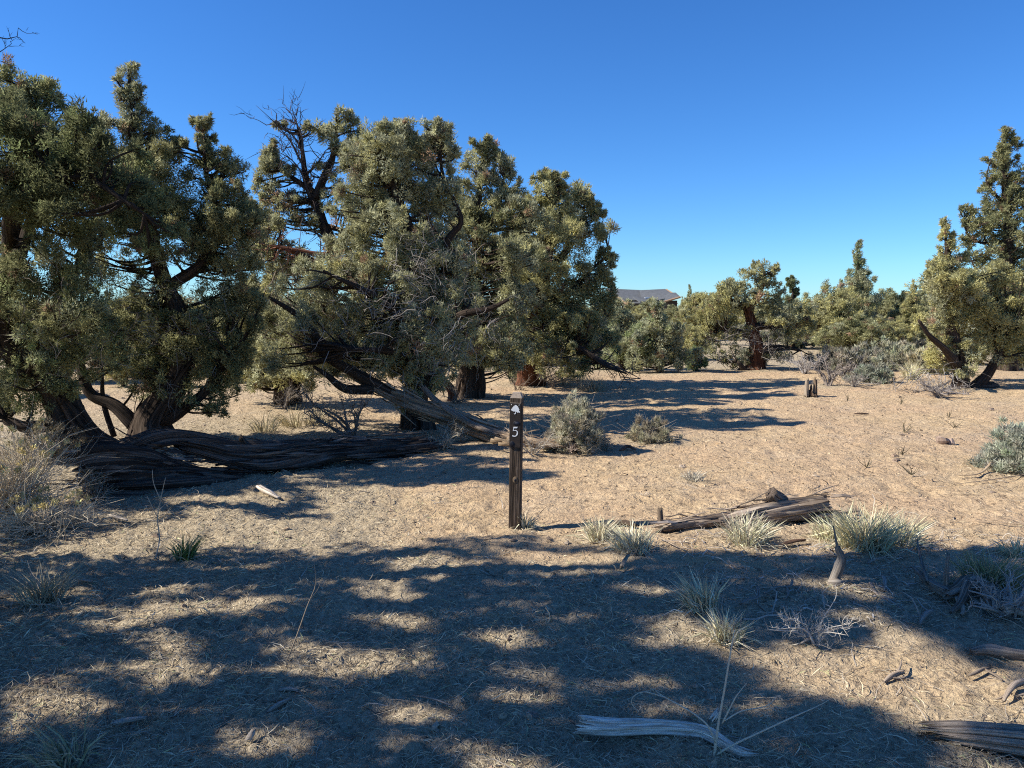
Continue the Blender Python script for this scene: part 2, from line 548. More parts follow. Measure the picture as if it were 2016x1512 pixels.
def clods(x, y):
    d = np.hypot(x, y)
    l = litter_at(x, y)
    f1 = 1 - sstep(d, 14, 30); f2 = 1 - sstep(d, 8, 16)
    h = 0.016 * noise2(x * 3.1, y * 3.1, 3) * f1
    pit = np.clip(noise2(x * 6.5, y * 6.5, 14) - 0.25, 0, 1) * (noise2(x * 0.9, y * 0.9, 15) > -0.2)
    h = h - 0.035 * pit * f1 * (1 - 0.6 * l)
    p = noise2(x * 8.5, y * 8.5, 4)
    h = h + 0.014 * np.where(p < 0, p, p * 0.6) * f1
    h = h + 0.009 * noise2(x * 19, y * 19, 5) * f2 * (0.7 + 0.8 * l)
    h = h + 0.005 * noise2(x * 43, y * 43, 6) * f2 * (0.6 + 1.0 * l)
    return h

def make_ground():
    uc = np.linspace(-1.0, 1.0, 410)
    u = np.concatenate([-np.array([60, 25, 12, 6, 3.5, 2.4, 1.8, 1.4, 1.2, 1.08]), uc, np.array([1.08, 1.2, 1.4, 1.8, 2.4, 3.5, 6, 12, 25, 60])])
    yd = 1.7 * (32 / 1.7) ** np.linspace(0, 1, 370)
    y = np.concatenate([[-400, -120, -40, -18, -9, -5, -3, -1.6, -0.6, 0.1, 0.6, 1.0, 1.3, 1.5], yd, [34, 37, 41, 46, 52, 60, 75, 100, 150, 250, 450, 900, 1800, 3000]])
    sc = 1.15 + 0.72 * np.maximum(y, 1.2)
    X = u[None] * sc[:, None]
    Y = np.repeat(y[:, None], len(u), 1)
    Z = ground_h(X, Y) + clods(X, Y)
    far = np.hypot(X, Y) > 400
    Z = np.where(far, 0.0, Z)
    lit = litter_at(X, Y)
    nr, nc = X.shape
    idx = np.arange(nr * nc).reshape(nr, nc)
    q = np.stack([idx[:-1, :-1], idx[:-1, 1:], idx[1:, 1:], idx[1:, :-1]], -1).reshape(-1, 4)
    mb = MB()
    mb.add(np.stack([X, Y, Z], -1).reshape(-1, 3), None, q, np.repeat(lit.reshape(-1, 1), 3, 1))
    o = mb.build('ground', ground_material(), smooth=True)
    o['kind'] = 'structure'
make_ground()

def gz(x, y):
    return ground_h(x, y)

# ------------------------------------------------------------------ junipers
TINTS = {
    'olive': (0.37, 0.355, 0.18), 'sage': (0.40, 0.405, 0.275), 'yellow': (0.46, 0.425, 0.185),
    'dark': (0.20, 0.21, 0.105), 'green': (0.28, 0.325, 0.145), 'brown': (0.32, 0.215, 0.14)}

def tint_for(cen, kinds, rng, bright=1.0):
    n = len(cen)
    base = np.array([TINTS[k] for k in kinds])
    w = 0.5 + 0.5 * noise3(cen[:, 0] * 1.6, cen[:, 1] * 1.6, cen[:, 2] * 1.6, 31) + 0.22 * rng.normal(size=n)
    t = np.clip(w, 0, 0.999) * (len(base) - 1)
    i = np.floor(t).astype(int)
    f = (t - i)[:, None]
    c = base[i] * (1 - f) + base[np.minimum(i + 1, len(base) - 1)] * f
    br = rng.random(n) < 0.035
    c[br] = TINTS['brown']
    return c * bright * (1 + 0.18 * rng.normal(size=(n, 1)))

def shards(name, mat, parent, org, path, rad, n, ln, w, seed, tint=(.5, .5, .5), lift=1.0, arc=(0.0, PI), tang=.1):
    """torn strips of wood standing slightly off the log's surface, joined as one part"""
    rng = np.random.default_rng(seed)
    c = smooth_path(path, .03)
    L = np.concatenate([[0], np.cumsum(np.linalg.norm(np.diff(c, axis=0), axis=1))])
    T = unit(np.gradient(c, axis=0))
    rr = np.interp(L / L[-1], np.linspace(0, 1, len(rad)), rad)
    mb = MB()
    pick = np.nonzero(rr > 0.4 * rr.max())[0]
    for k in range(n):
        i = pick[rng.integers(0, len(pick))]
        t = T[i]
        sd = unit(np.cross(t, [0, 0, 1.0] if abs(t[2]) < 0.85 else [0.2, 1.0, 0.0]))
        upv = np.cross(sd, t)
        a = rng.uniform(*arc)
        nrm = math.cos(a) * sd + math.sin(a) * upv
        p = c[i] + nrm * rr[i] * (.93 + .1 * rng.random()) * lift
        l = ln * (.4 + rng.random())
        d = unit(t * (1 if rng.random() < .5 else -1) + nrm * rng.normal() * tang + sd * rng.normal() * .06)
        b = np.cross(d, nrm)
        ww = w * (.4 + .9 * rng.random())
        th_ = ww * .35
        V, F = [], []
        for q, sw in ((0, .5), (.35, 1), (.7, .8), (1, .12)):
            cc = p + d * l * q + nrm * .02 * math.sin(q * 3) * rng.normal() * .5
            for x, y in ((-1, -1), (1, -1), (1, 1), (-1, 1)):
                V.append(cc + b * x * ww * .5 * sw + nrm * y * th_ * .5 * sw)
        for q in range(3):
            for j in range(4):
                F.append([q * 4 + j, q * 4 + (j + 1) % 4, q * 4 + 4 + (j + 1) % 4, q * 4 + 4 + j])
        F += [[3, 2, 1, 0], [12, 13, 14, 15]]
        V = np.array(V)
        fb = np.stack([np.full(16, math.cos(a)) + V[:, 0] * 0, np.full(16, math.sin(a)), np.repeat([0, .35, .7, 1], 4) * l + k], 1)
        mb.add(V, None, F, np.array(tint) * (1 + .3 * rng.normal()), fb)
    return mb.build(name, mat, parent, False, org, 'stuff')

class Tree:
    """builds one juniper from measured limbs and crown lumps"""
    def __init__(self, label, base, seed, group=None, bark=None, name='juniper_tree'):
        self.base = np.asarray(base, float)
        self.root = thing(name, label, 'tree', base, group)
        self.rng = np.random.default_rng(seed)
        self.seed = seed
        self.bark = bark or M_BARK
        self.nodes = []                 # skeleton points that twigs can spring from
        self.crown = MB()
        self.branch = MB()
        self.dead = MB()

    def limb(self, pts, rad, part='limb', ns=12, ridge=0.16, wob=0.03, mat=None):
        mb = MB()
        fl = 0.42 if part == 'trunk' and ns >= 10 else 0.0
        c = tube(mb, pts, rad, ns * (2 if fl else 1), 0.05 if fl else 0.07, ridge * (1.5 if fl else 1), 2.6, 0.6, seed=self.seed + len(self.nodes), wob=wob, flare=fl)
        mb.build(part, mat or self.bark, self.root, True, self.base)
        self.nodes.append(c)
        if fl and max(rad) > 0.13:
            shards('bark_strips', mat or self.bark, self.root, self.base, pts, rad, 90, 0.4, 0.03, self.seed, arc=(0, 2 * PI), tang=0.07)

    def blobs(self, lst, pr=0.13, ns=110, ln=0.06, wd=0.016, kinds=('dark', 'olive', 'sage', 'yellow'), dens=1.0, bright=1.0, up=0.25,
              keep=None, hollow=2.4, twig=0.27, chain=False):
        rng = self.rng
        ns, wd = int(ns * 0.96), wd * 0.95
        sk = np.concatenate(self.nodes) if self.nodes else self.base[None]
        allc, allo, allr = [], [], []
        full = []
        for b in lst:
            c, r3 = np.asarray(b[0], float), np.asarray(b[1], float)
            dn = b[2] if len(b) > 2 else 1.0
            if chain:
                full.append((c, r3, dn)); continue
            full.append((c, r3 * 0.84, dn * 0.85))
            for k in range(4):
                d = unit(rng.normal(size=3) + np.array([0, 0, 0.5]))
                q = 0.3 + 0.14 * rng.random()
                full.append((c + d * r3 * (0.92 + 0.3 * rng.random()), r3 * np.array([q * .85, q * .85, q * 1.45]), dn * 1.15))
        for b in full:
            c, r3 = b[0], b[1]
            dn = b[2] * dens * (1.0 if chain else 0.86)
            Rm = (r3[0] * r3[1] * r3[2]) ** (1 / 3)
            pri = pr if chain else min(pr, 0.62 * Rm)
            n = max(3, int(dn * 4.6 * (Rm / pri) ** 2))
            d = rdir(rng, n)
            rr = rng.random((n, 1)) ** (1 / hollow)
            lump = 1 + 0.42 * noise3(d[:, 0] * 2.4 + c[0] * 3, d[:, 1] * 2.4 + c[1], d[:, 2] * 2.4 + c[2], self.seed)[:, None] + 0.35 * (rng.random((n, 1)) < 0.1) * rng.random((n, 1))
            p = c + d * rr * r3 * lump
            p[:, 2] = np.maximum(p[:, 2], gz(p[:, 0], p[:, 1]) + 0.08)
            # limb to the lump
            k = np.argmin(((sk - c) ** 2).sum(1) + 0.35 * np.maximum(0, sk[:, 2] - c[2] + 0.15) ** 2 * 10)
            a = sk[k]
            m = (a + c) / 2 + np.array([0, 0, -0.06]) * np.linalg.norm(c - a) + rng.normal(size=3) * 0.05
            rb = max(0.012, 0.032 * min(1.2, Rm / 0.45))
            bl = None if chain else tube(self.branch, [a, m, c + (c - a) * 0.15], [rb * 1.3, rb, rb * 0.35], 6, 0.08, 0.12, seed=self.seed + k, wob=0.03)
            if keep is not None:
                ok = keep(p)
                p, d = p[ok], d[ok]
            if len(p) == 0:
                continue
            sel = rng.random(len(p)) < (0 if chain else twig)
            q = p[sel]
            if len(q):
                kk = np.array([np.argmin(((bl - z) ** 2).sum(1)) for z in q])
                kk = np.clip(kk - 1, 0, len(bl) - 1)
                thin_tubes(self.branch, bl[kk], q + (q - bl[kk]) * 0.1, np.clip(0.014 * np.linalg.norm(q - bl[kk], axis=1) + 0.003, 0.003, 0.011), rng, (0.5, 0.5, 0.5), 0.13, 2)
            allc.append(p); allo.append(d); allr.append(np.full(len(p), pri) * (0.45 + 0.95 * rng.random(len(p))))
        if not allc:
            return
        p, d, rd = np.concatenate(allc), np.concatenate(allo), np.concatenate(allr)
        small = rd < pr * 0.5
        if chain:
            # branchlets run from spray to spray, always toward the trunk
            q = p[rng.random(len(p)) < twig]
            ax = np.stack([np.interp(q[:, 2], np.sort(sk[:, 2]), sk[np.argsort(sk[:, 2]), k]) for k in (0, 1)], 1)
            dist = np.hypot(q[:, 0] - ax[:, 0], q[:, 1] - ax[:, 1])
            D = np.linalg.norm(q[:, None] - q[None], axis=2)
            D[dist[None] > dist[:, None] - 0.04] = 1e9
            j = np.argmin(D, 1)
            ok = D[np.arange(len(q)), j] < 0.7
            thin_tubes(self.branch, q[j[ok]], q[ok], 0.007 + 0.0 * dist[ok], rng, (0.5, 0.5, 0.5), 0.1, 2)
        tn = tint_for(p, kinds, rng, bright)
        big = ~small
        sprigs(self.crown, p[big], d[big], ns, rd[big], ln * 0.78, wd * 0.95, tn[big], rng, up, 0.5, tight=0.88)
        sprigs(self.crown, p[small], d[small], max(8, int(ns * 0.32)), rd[small], ln * 0.7, wd * 1.0, tn[small], rng, up, 0.6, tight=0.8)
        self.puffs = p

    def deadtwigs(self, cen, rad, n, ln, r=0.005, tint=(0.22, 0.19, 0.165), down=0.0):
        """bare pale twigs inside and round the crown"""
        rng = self.rng
        sk = np.concatenate(self.nodes)
        p = np.asarray(cen) + rdir(rng, n) * np.asarray(rad) * rng.random((n, 1)) ** 0.6
        a = p + rng.normal(size=(n, 3)) * 0.02
        toward = unit(p - sk[np.array([np.argmin(((sk - z) ** 2).sum(1)) for z in p])])
        d = unit(toward + rng.normal(size=(n, 3)) * 0.7 + np.array([0, 0, -down]))
        l = ln * (0.4 + rng.random((n, 1)))
        thin_tubes(self.dead, a, a + d * l, r, rng, np.asarray(tint) * (1 + 0.2 * rng.normal(size=(n, 1))), 0.2, 4)
        f = rng.random((n, 1))
        b = a + d * l * (0.3 + 0.5 * f)
        d2 = unit(d + rng.normal(size=(n, 3)) * 0.8)
        thin_tubes(self.dead, b, b + d2 * l * 0.5, r * 0.6, rng, np.asarray(tint) * 1.0, 0.2, 3)

    def bare(self, a, b, n, ln, r=0.012, tint=(0.16, 0.13, 0.11)):
        """a dead leafless branch from a to b with side twigs"""
        rng = self.rng
        a, b = np.asarray(a, float), np.asarray(b, float)
        c = tube(self.dead, [a, (a + b) / 2 + rng.normal(size=3) * 0.06, b], [r, r * 0.7, r * 0.2], 5, 0.08, wob=0.03, seed=self.seed, tint=tint)
        t = rng.integers(len(c) // 5, len(c), n)
        s = c[t]
        d = unit(unit(b - a) * 0.8 + rng.normal(size=(n, 3)) * 0.8)
        e = s + d * ln * (0.3 + rng.random((n, 1)))
        thin_tubes(self.dead, s, e, r * 0.42, rng, np.asarray(tint) * (1 + 0.2 * rng.normal(size=(n, 1))), 0.2, 4)
        m = n * 3
        k = rng.integers(0, n, m)
        f = rng.random((m, 1))
        s2 = s[k] + (e[k] - s[k]) * f
        d2 = unit(d[k] + rng.normal(size=(m, 3)) * 0.7)
        thin_tubes(self.dead, s2, s2 + d2 * ln * 0.45 * (0.4 + rng.random((m, 1))), r * 0.25, rng, np.asarray(tint), 0.2, 3)

    def done(self):
        self.branch.build('branches', self.bark, self.root, True, self.base, 'stuff')
        self.crown.build('crown', M_LEAF, self.root, False, self.base, 'stuff')
        self.dead.build('dead_twigs', M_DRY, self.root, False, self.base, 'stuff')
        return self.root

def lumps(Y, rows, depth=1.0):
    """(px, py, rx, ry [, density [, depth shift]]) -> crown lumps at depth Y"""
    out = []
    for r in rows:
        px, py, rx, ry = r[:4]
        dn = r[4] if len(r) > 4 else 1.0
        y = Y + (r[5] if len(r) > 5 else 0)
        s = y / FPX
        out.append((P(px, py, y), (rx * s, 0.5 * (rx + ry) * s * depth, ry * s), dn))
    return out

def mass(Y, poly, n, r0, r1, dz, seed, dens=0.8):
    """crown lumps spread through a measured outline"""
    rng = np.random.default_rng(seed)
    poly = np.array(poly, float)
    lo, hi = poly.min(0), poly.max(0)
    out = []
    while len(out) < n:
        q = lo + (hi - lo) * rng.random(2)
        inside = False
        for (xa, ya), (xb, yb) in zip(poly, np.roll(poly, -1, 0)):
            if (ya > q[1]) != (yb > q[1]) and q[0] < (xb - xa) * (q[1] - ya) / (yb - ya) + xa:
                inside = not inside
        if inside:
            r = r0 + (r1 - r0) * rng.random()
            out.append((q[0], q[1], r * (1 + .3 * rng.random()), r * .75, dens, dz * (2 * rng.random() - 1)))
    return lumps(Y, out)

# sunlit patches measured on the shaded near ground (photo pixels): cx, cy, rx, ry, slope
LITS = [(440, 1195, 120, 22, -.12), (590, 1282, 95, 22, -.03), (350, 1252, 45, 12, 0), (770, 1302, 95, 34, .08), (1005, 1257, 60, 26, 0),
        (1020, 1362, 100, 22, 0), (1020, 1318, 50, 24, 0), (95, 1170, 80, 24, -.05), (190, 1205, 40, 12, 0), (100, 1395, 120, 48, -.1),
        (480, 1455, 90, 28, -.35), (840, 1456, 50, 20, 0), (955, 1492, 50, 28, 0), (1290, 1392, 65, 20, 0), (1250, 1345, 60, 20, 0),
        (1400, 1255, 75, 36, .1), (1330, 1232, 40, 18, 0), (1760, 1340, 330, 70, .12), (1590, 1320, 150, 66, .1), (1960, 1385, 150, 66, .1),
        (1150, 1118, 160, 26, 0), (880, 1112, 65, 20, 0), (1060, 1095, 90, 18, 0), (300, 1072, 190, 30, -.12), (250, 1020, 90, 20, -.05), (420, 1040, 130, 40, -.05), (130, 1095, 60, 14, 0), (85, 985, 165, 62, 0), (535, 980, 55, 18, 0), (600, 1050, 260, 36, -.05),
        (800, 1005, 230, 34, 0), (1480, 1385, 60, 26, .3), (1560, 1470, 60, 16, 0), (370, 1395, 40, 10, -.2), (1700, 1215, 60, 8, 0), (700, 1215, 25, 10, 0), (1840, 1500, 140, 14, 0)]
EDGE_X = [-400, 0, 150, 400, 600, 720, 850, 1000, 1150, 1300, 1500, 1650, 2016, 2400]
EDGE_Y = [935, 935, 940, 940, 955, 1070, 1055, 1045, 1060, 1095, 1080, 1092, 1092, 1095]

def shade_wanted(pts, rad=0.09):
    ok = np.ones(len(pts), bool)
    for o in ((0, 0), (rad, 0), (-rad, 0)):
        ok &= shade_at(pts + np.array([o[0], o[1], 0]))
    return ok

def shade_at(pts):
    """True where a spray's shadow falls on ground that lies in the shade in the photograph"""
    t = pts[:, 2] / SDIR[2]
    g = pts - SDIR[None] * t[:, None]
    px, py, fw = to_px(g)
    nz = 16 * noise2(px / 40, py / 18, 77) + 12 * noise2(px / 17, py / 8, 78)
    ok = py + nz * 0.6 + 22 * noise2(px / 75, py / 60, 79) > np.interp(px, EDGE_X, EDGE_Y)
    for cx, cy, rx, ry, sl in LITS:
        dy = py - cy - sl * (px - cx)
        q = ((px - cx) / (rx * .76)) ** 2 + (dy / (ry * .76)) ** 2
        ok &= q + nz * 0.03 > 1.0
    gx, gy = g[:, 0], g[:, 1]
    ok &= 0.6 * noise2(gx * 3.1, gy * 2.4, 91) + 0.8 * noise2(gx * 8.5, gy * 7, 92) > -0.62
    return ok & (fw > 1.2)

def outside_frame(pts, m=60):
    px, py, fw = to_px(pts)
    return (px < -m) | (py < -m) | (fw < 0.3) | (px > 2016 + m)

# --- near juniper standing just left of the frame; a few bare twig tips reach into the upper left corner; its unseen crown is shaped to cast the near shade and sun gaps
NB = np.array([-5.35, 4.1, 0.0])
t = Tree('juniper beyond the left edge, showing only bare twig tips in the upper left corner', NB, 101, 'junipers standing round the clearing')
t.limb([NB + (0, 0, -0.1), NB + (0.1, 0.05, 1.2), NB + (-0.05, 0.1, 2.6), NB + (0.15, 0.1, 4.2), NB + (0.25, 0.2, 6.2)], [0.22, 0.15, 0.11, 0.06, 0.02], 'trunk', 14)
shadow = []
rs = np.random.default_rng(5)
for cz, rx, ry, rz, cx, cy in [(1.5, 1.8, 1.8, 0.7, 0.0, -0.5), (2.4, 2.0, 1.9, 0.8, 0.1, -0.5), (3.4, 2.0, 1.9, 0.8, 0.3, -0.5), (4.4, 2.2, 1.9, 0.8, 0.6, -0.5),
                               (5.3, 2.2, 1.9, 0.8, 0.8, -0.7), (6.2, 1.9, 1.7, 0.8, 0.7, -0.6), (7.0, 1.3, 1.3, 0.7, 0.5, -0.4), (4.9, 1.5, 1.5, 0.6, 1.8, -0.4), (5.6, 1.3, 1.3, 0.6, 2.2, -0.5),
                               (1.7, 1.7, 1.1, 0.7, 0.1, -1.8), (2.7, 1.8, 1.1, 0.8, 0.2, -1.8), (3.8, 1.9, 1.1, 0.8, 0.3, -1.8), (4.9, 1.9, 1.1, 0.8, 0.5, -1.8), (5.9, 1.5, 1.0, 0.8, 0.6, -1.6),
                               (1.6, 1.3, 1.0, 0.7, -0.1, 1.7), (2.5, 1.3, 1.0, 0.8, -0.1, 1.7), (3.4, 1.2, 0.9, 0.7, -0.1, 1.6),
                               (1.6, 1.0, 1.0, 0.6, 0.1, 2.7), (2.4, 1.1, 1.0, 0.7, 0.1, 2.7), (3.2, 1.0, 0.9, 0.6, 0.0, 2.6)]:
    shadow.append((NB + np.array([cx, cy, cz]), (rx, ry, rz), 1.0))
t.blobs(shadow, 0.088, 26, 0.085, 0.032, ('dark', 'olive', 'green'), 0.85, keep=lambda p: shade_wanted(p) & outside_frame(p, 90), hollow=2.0, twig=0.3, chain=True)
for a, b in (((-80, 60, 4.6), (24, 47, 4.7)), ((-80, 160, 4.6), (10, 78, 4.7)), ((-80, 150, 4.6), (7, 120, 4.7))):
    t.bare(P(*a), P(*b), 3, 0.08, 0.006, (0.05, 0.045, 0.045))
t.done()

GRP = 'junipers standing round the clearing'
# --- A: leaning-limbed juniper at the left
b = G(175, 893)
Y = b[1]
t = Tree('dark juniper behind the left log end, trunk leaning left, heavy bough hanging forward', b, 11, GRP)
t.limb([b + (0.12, 0, -0.1), P(150, 850, Y), P(95, 755, Y), P(22, 690, Y - 0.1), P(2, 610, Y - 0.1), P(24, 510, Y), P(36, 430, Y)], [0.2, 0.17, 0.13, 0.12, 0.1, 0.08, 0.05], 'trunk', 16, 0.2)
t.limb([P(30, 520, Y), P(70, 420, Y), P(120, 300, Y + .2), P(70, 190, Y + .2)], [0.07, 0.05, 0.035, 0.012])
t.limb([P(130, 820, Y), P(60, 845, Y - .2), P(10, 830, Y - .2)], [0.1, 0.07, 0.05])
t.limb([P(24, 510, Y), P(20, 440, Y - .5), P(70, 370, Y - 1.1), P(180, 350, Y - 1.5), P(290, 420, Y - 1.6)], [0.085, 0.07, 0.05, 0.035, 0.012])
OV = lumps(Y - 1.4, [(70, 290, 100, 55), (150, 285, 80, 48), (60, 370, 110, 55), (180, 360, 100, 55), (260, 415, 75, 45), (310, 465, 45, 28), (20, 245, 50, 40), (120, 425, 95, 40),
                     (215, 310, 50, 38), (-40, 410, 90, 70), (-60, 300, 90, 80), (60, 330, 90, 60, 1, .5), (160, 400, 90, 50, 1, .5), (240, 370, 60, 50, 1, .6), (-90, 360, 90, 90, 1, .3)])
t.limb([P(60, 720, Y), P(120, 600, Y + .2), P(170, 480, Y + .3)], [0.06, 0.045, 0.02])
t.blobs(lumps(Y, [(65, 195, 42, 40), (20, 180, 30, 40), (80, 235, 45, 35), (10, 250, 40, 40), (150, 260, 35, 25), (75, 560, 70, 50, .8), (140, 520, 60, 40, .7), (110, 620, 80, 60), (60, 690, 60, 50), (170, 600, 60, 60),
                  (30, 770, 60, 50), (110, 720, 70, 50), (90, 790, 70, 30, .8), (10, 650, 30, 40, .6), (200, 680, 50, 50), (-40, 560, 60, 80), (-40, 720, 60, 80), (30, 330, 60, 50), (-60, 300, 90, 90)]),
        0.105, 100, 0.05, 0.0125, ('dark', 'dark', 'olive', 'green', 'sage'), 1.15)
t.blobs(mass(Y, [(-60, 150), (60, 165), (110, 240), (170, 290), (200, 500), (205, 780), (-60, 800)], 26, 26, 46, .7, 501), 0.105, 100, 0.05, 0.0125, ('dark', 'olive', 'dark', 'sage'))
t.blobs(OV, 0.105, 95, 0.048, 0.0135, ('dark', 'dark', 'green', 'olive'), 1.0, 0.8)
t.deadtwigs(P(100, 620, Y - .5), (0.8, 0.5, 0.9), 60, 0.25, 0.004)
t.done()

# --- B: many-stemmed juniper with two spires
b = G(292, 868)
Y = b[1] + 0.1
t = Tree('many-stemmed juniper with two narrow spires rising behind the fallen log', b, 12, GRP)
t.limb([b + (0, 0, -0.1), P(300, 825, Y), P(345, 760, Y), P(363, 700, Y), P(358, 633, Y), P(322, 545, Y), P(296, 450, Y), P(268, 330, Y), P(258, 230, Y), P(252, 130, Y)],
       [0.24, 0.18, 0.12, 0.1, 0.09, 0.075, 0.06, 0.04, 0.025, 0.008], 'trunk', 16, 0.2)
t.limb([P(270, 840, Y), P(225, 800, Y), P(165, 765, Y), P(150, 650, Y)], [0.1, 0.07, 0.05, 0.03])
t.limb([P(322, 830, Y), P(370, 800, Y), P(412, 765, Y), P(450, 700, Y)], [0.1, 0.07, 0.05, 0.02])
t.limb([P(340, 560, Y), P(398, 515, Y + .1), P(432, 435, Y + .1), P(410, 340, Y), P(402, 245, Y)], [0.07, 0.06, 0.045, 0.025, 0.008])
t.limb([P(225, 860, Y), P(205, 800, Y), P(198, 720, Y)], [0.04, 0.03, 0.015], ns=8)
t.limb([P(300, 470, Y), P(240, 420, Y), P(200, 320, Y)], [0.04, 0.03, 0.012], ns=8)
t.blobs(lumps(Y, [(252, 145, 18, 22), (258, 178, 24, 22), (252, 215, 26, 22), (285, 245, 24, 22), (232, 250, 34, 24), (255, 290, 50, 30), (215, 290, 30, 26), (310, 270, 24, 22, .8), (320, 310, 45, 30), (350, 300, 24, 22),
                  (270, 350, 70, 40), (340, 370, 50, 40), (220, 390, 50, 40), (290, 410, 70, 35), (398, 252, 15, 20), (405, 285, 24, 22), (395, 315, 20, 18), (440, 315, 26, 20), (425, 345, 45, 22, .8), (455, 335, 20, 15),
                  (420, 395, 55, 30), (460, 400, 40, 30), (390, 440, 55, 40), (455, 460, 45, 45), (370, 490, 50, 40, .7), (430, 530, 60, 45), (480, 530, 30, 45), (410, 600, 70, 50), (470, 610, 40, 40),
                  (230, 560, 50, 40, .6), (300, 600, 60, 50, .8), (250, 640, 70, 50), (330, 680, 70, 50), (420, 690, 60, 45), (470, 690, 40, 40), (280, 740, 60, 45), (370, 760, 50, 40, .7), (410, 805, 34, 24, .8),
                  (200, 520, 40, 35, .5), (240, 480, 40, 25, .4), (500, 470, 25, 40), (440, 740, 40, 30)]),
        0.105, 100, 0.05, 0.0125, ('dark', 'dark', 'olive', 'olive', 'sage'), 1.1)
t.blobs(mass(Y, [(200, 265), (290, 260), (370, 350), (400, 290), (480, 340), (505, 430), (510, 640), (450, 770), (230, 790), (205, 500)], 30, 24, 44, .4, 502), 0.105, 100, 0.05, 0.0125, ('dark', 'olive', 'dark', 'sage'))
t.deadtwigs(P(300, 640, Y - .5), (1.0, 0.5, 0.9), 110, 0.3, 0.004)
t.done()

# --- C: the big main juniper
b = G(820, 842)
Y = b[1] + .15
t = Tree('largest juniper, broad crown over the leaning split trunk in the middle', b, 13, GRP)
t.limb([b + (0, 0, -0.1), P(818, 800, Y), P(828, 720, Y), P(822, 640, Y), P(812, 560, Y), P(812, 464, Y), P(785, 390, Y), P(768, 333, Y), P(745, 260, Y)],
       [0.2, 0.16, 0.14, 0.12, 0.1, 0.085, 0.065, 0.04, 0.012], 'trunk', 16, 0.2)
t.limb([P(822, 610, Y), P(870, 560, Y), P(885, 470, Y), P(905, 430, Y), P(872, 340, Y), P(870, 262, Y)], [0.07, 0.06, 0.045, 0.035, 0.025, 0.01])
t.limb([P(820, 660, Y), P(760, 600, Y - .5), P(700, 560, Y - .8), P(640, 530, Y - 1)], [0.08, 0.06, 0.04, 0.015])
t.limb([P(826, 690, Y), P(900, 625, Y - .6), P(960, 608, Y - .8), P(1000, 590, Y - .9)], [0.08, 0.065, 0.05, 0.02])
t.limb([P(826, 720, Y), P(760, 690, Y - .7), P(690, 690, Y - 1.1)], [0.07, 0.05, 0.02])
t.blobs(lumps(Y, [(740, 262, 34, 22), (775, 270, 30, 28), (715, 290, 34, 24), (800, 300, 44, 34), (755, 320, 50, 34), (700, 345, 40, 30), (865, 262, 20, 20), (878, 290, 18, 20), (858, 320, 30, 28), (830, 285, 26, 14, .7),
                  (800, 360, 60, 40), (735, 385, 50, 36), (690, 400, 34, 30, .8), (860, 380, 44, 40), (775, 425, 50, 30, .8), (850, 440, 46, 36, .8), (700, 455, 40, 30, .6),
                  (720, 500, 60, 36, 1, 0), (660, 520, 60, 36, 1, -.1), (800, 520, 60, 40, 1, -.4), (870, 510, 50, 40, .9), (610, 570, 50, 40, 1, -.2), (690, 580, 70, 44, 1, -.25), (780, 590, 70, 44, 1, -.2), (860, 580, 60, 44, 1, 0),
                  (570, 640, 50, 40, 1, -.2), (650, 650, 70, 44, 1, -.25), (740, 660, 70, 44, 1, -.25), (810, 660, 50, 40, .8, -1), (880, 650, 50, 40, 1, -.6), (610, 710, 60, 32, 1, -.25), (690, 715, 60, 30, 1, -.25), (770, 720, 50, 30, .8, -.4),
                  (810, 740, 30, 26, 1, -.2), (850, 700, 40, 30, .8, -.6), (560, 690, 40, 34, 1, -.6), (930, 590, 40, 36, .9, -.4), (800, 790, 26, 18, .7, -.6)]),
        0.125, 100, 0.058, 0.0145, ('olive', 'sage', 'olive', 'sage', 'yellow'), 1.12)
t.blobs(mass(Y, [(700, 275), (760, 250), (880, 265), (900, 420), (930, 600), (900, 720), (860, 770), (780, 740), (700, 735), (560, 735), (500, 690), (540, 600), (620, 540), (690, 480), (690, 350)], 46, 26, 46, .55, 503), 0.125, 100, 0.058, 0.0145, ('olive', 'sage', 'olive', 'yellow'))
t.blobs(mass(Y + .95, [(720, 300), (860, 290), (900, 430), (910, 600), (700, 600), (690, 420)], 24, 26, 44, .45, 513), 0.135, 90, 0.062, 0.016, ('olive', 'sage', 'dark', 'yellow'))
t.deadtwigs(P(780, 620, Y - 1.0), (1.3, 0.8, 1.0), 190, 0.32, 0.0045, (0.30, 0.27, 0.24))
t.deadtwigs(P(880, 600, Y - .6), (0.8, 0.6, 1.0), 120, 0.35, 0.0045, (0.28, 0.25, 0.22))
t.done()

# --- D: half dead juniper behind on the left of C
b = G(568, 792)
Y = b[1] - 0.3
t = Tree('thin-topped half dead juniper showing bare upper branches against the sky', b, 14, GRP)
t.limb([b + (0, 0, -0.1), P(566, 760, Y), P(600, 660, Y), P(655, 560, Y), P(658, 489, Y), P(635, 436, Y), P(613, 380, Y), P(597, 311, Y), P(588, 245, Y)],
       [0.24, 0.17, 0.14, 0.12, 0.10, 0.085, 0.065, 0.04, 0.012], 'trunk', 14, 0.2)
t.limb([P(622, 390, Y), P(635, 350, Y), P(652, 311, Y), P(662, 260, Y), P(669, 228, Y)], [0.07, 0.06, 0.05, 0.03, 0.012])
t.limb([P(610, 375, Y), P(575, 350, Y), P(540, 330, Y)], [0.05, 0.035, 0.014])
t.limb([P(640, 445, Y), P(690, 460, Y), P(715, 470, Y)], [0.05, 0.035, 0.014])
t.limb([P(650, 545, Y), P(580, 495, Y - .5), P(515, 480, Y - .7)], [0.09, 0.06, 0.02], mat=M_REDBARK)
